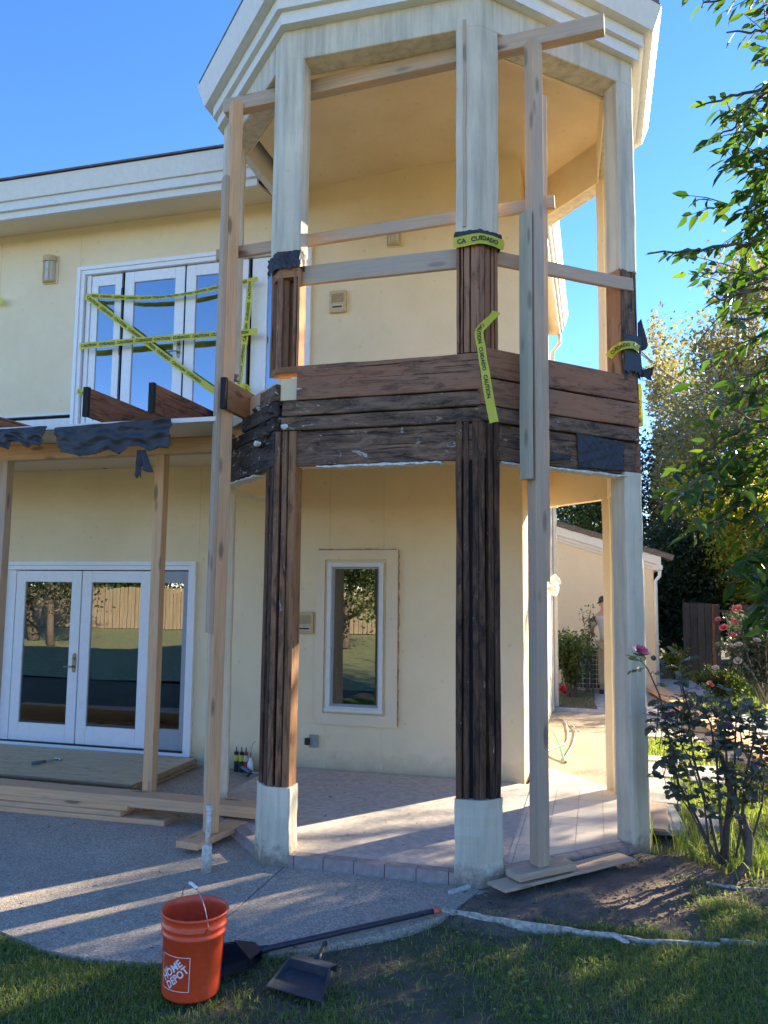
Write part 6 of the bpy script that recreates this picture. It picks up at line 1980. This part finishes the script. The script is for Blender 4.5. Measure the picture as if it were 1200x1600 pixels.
# ================================================================== PERSON
def skin_figure(name, verts, edges, radii, mat, parent, levels=2, root=0):
    me = bpy.data.meshes.new(name); me.from_pydata(verts, edges, [])
    o = bpy.data.objects.new(name, me); link(o, parent); me.materials.append(mat)
    sm = o.modifiers.new('skin', 'SKIN'); sm.use_smooth_shade = True
    lay = me.skin_vertices[0].data
    for i, r_ in enumerate(radii):
        lay[i].radius = (r_, r_) if not isinstance(r_, tuple) else r_
        lay[i].use_root = (i == root)
    ss = o.modifiers.new('sub', 'SUBSURF'); ss.levels = levels; ss.render_levels = levels
    dg = bpy.context.evaluated_depsgraph_get(); me2 = bpy.data.meshes.new_from_object(o.evaluated_get(dg))
    o.modifiers.clear(); o.data = me2
    me2.shade_smooth()
    if not me2.materials: me2.materials.append(mat)
    return o


PX, PY = .20, 15.15
pr = thing('person', (PX, PY, 0), 'man in a grey t-shirt, khaki trousers and black cap standing at the air conditioner', 'person')
skin_m = plain('sunned_skin', (.42, .22, .15), .5, var=.06)
V = lambda x, y, z: (PX + x, PY + y, z + .03)
vs_ = [V(0, 0, .93), V(-.01, .0, 1.12), V(-.03, .03, 1.32), V(-.03, .05, 1.45), V(-.04, .08, 1.53), V(-.05, .10, 1.62), V(-.05, .10, 1.70),
       V(-.09, .02, .90), V(-.10, .03, .50), V(-.11, -.02, .10), V(-.13, .08, .04),
       V(.09, .0, .90), V(.11, .04, .50), V(.12, 0, .10), V(.11, .11, .04),
       V(-.19, .04, 1.40), V(-.28, .04, 1.17), V(-.26, .24, 1.06), V(-.25, .30, 1.05),
       V(.14, .05, 1.40), V(.23, .06, 1.14), V(.20, .28, 1.06), V(.18, .34, 1.06)]
ed = [(0, 1), (1, 2), (2, 3), (3, 4), (4, 5), (5, 6), (0, 7), (7, 8), (8, 9), (9, 10), (0, 11), (11, 12), (12, 13), (13, 14), (3, 15), (15, 16), (16, 17), (17, 18), (3, 19), (19, 20), (20, 21), (21, 22)]
rd_ = [(.15, .11), (.145, .10), (.17, .11), (.13, .09), .052, (.078, .092), (.07, .085), .09, .06, .042, .038, .09, .06, .042, .038, .058, .043, .032, .026, .058, .043, .032, .026]
skin_figure('body', vs_, ed, rd_, skin_m, pr)
sh = [V(0, -.005, .92), V(-.01, .0, 1.12), V(-.03, .03, 1.32), V(-.03, .045, 1.44), V(-.19, .04, 1.40), V(-.265, .04, 1.22), V(.14, .05, 1.40), V(.215, .06, 1.20)]
skin_figure('shirt', sh, [(0, 1), (1, 2), (2, 3), (3, 4), (4, 5), (3, 6), (6, 7)], [(.175, .135), (.17, .125), (.195, .135), (.13, .10), .078, .068, .078, .068], plain('grey_shirt_cloth', (.36, .36, .35), .9, var=.1), pr)
tr_ = [V(0, 0, .96), V(-.09, .02, .88), V(-.10, .03, .50), V(-.11, -.01, .12), V(.09, .0, .88), V(.11, .04, .50), V(.12, .01, .12)]
skin_figure('trousers', tr_, [(0, 1), (1, 2), (2, 3), (0, 4), (4, 5), (5, 6)], [(.168, .13), (.11, .115), .085, .075, (.11, .115), .085, .075], plain('khaki_cloth', (.36, .28, .17), .9, var=.12), pr)
for sx in (-.12, .115):
    MB().lathe([(0, 0), (.045, 0), (.05, .03), (.04, .08), (.0, .09)], 12).build('shoe', M_['iron'], pr, Matrix.Translation(V(sx, .04, -.01)) @ Matrix.Scale(2.2, 4, (0, 1, 0)), smooth=True)
cap = MB().lathe([(.098, 0), (.1, .03), (.088, .075), (.055, .105), (0, .115)], 18).build('cap', M_['black'], pr, Matrix.Translation(V(-.05, .10, 1.68)) @ Matrix.Rotation(-.15, 4, 'X') @ Matrix.Scale(1.12, 4, (0, 1, 0)), smooth=True)
MB().prism([(-.07, .09), (.07, .09), (.055, .17), (0, .19), (-.055, .17)], -.004, .008).build('visor', M_['black'], pr, Matrix.Translation(V(-.05, .10, 1.68)) @ Matrix.Rotation(.5, 4, 'Z') @ Matrix.Rotation(-.2, 4, 'X'))
for sx in (-.082, .082): lump('ear', V(-.05 + sx, .10, 1.63), .022, skin_m, pr, seed=2, sq=(.5, .8, 1.3))
lump('nose', V(-.05 - .03, .20, 1.62), .018, skin_m, pr, seed=3)
for hx, hy in ((-.25, .30), (.18, .34)):
    for f in range(4):
        a = V(hx + (f - 1.5) * .016, hy + .03, 1.05); MB().tube([a, (a[0], a[1] + .045, a[2] - .005), (a[0], a[1] + .06, a[2] - .03)], [.009, .008, .006], 6).build('finger', skin_m, pr, smooth=True)
    a = V(hx + .02, hy, 1.06); MB().tube([a, (a[0] + .02, a[1] + .03, a[2] + .015)], [.011, .008], 6).build('thumb', skin_m, pr, smooth=True)
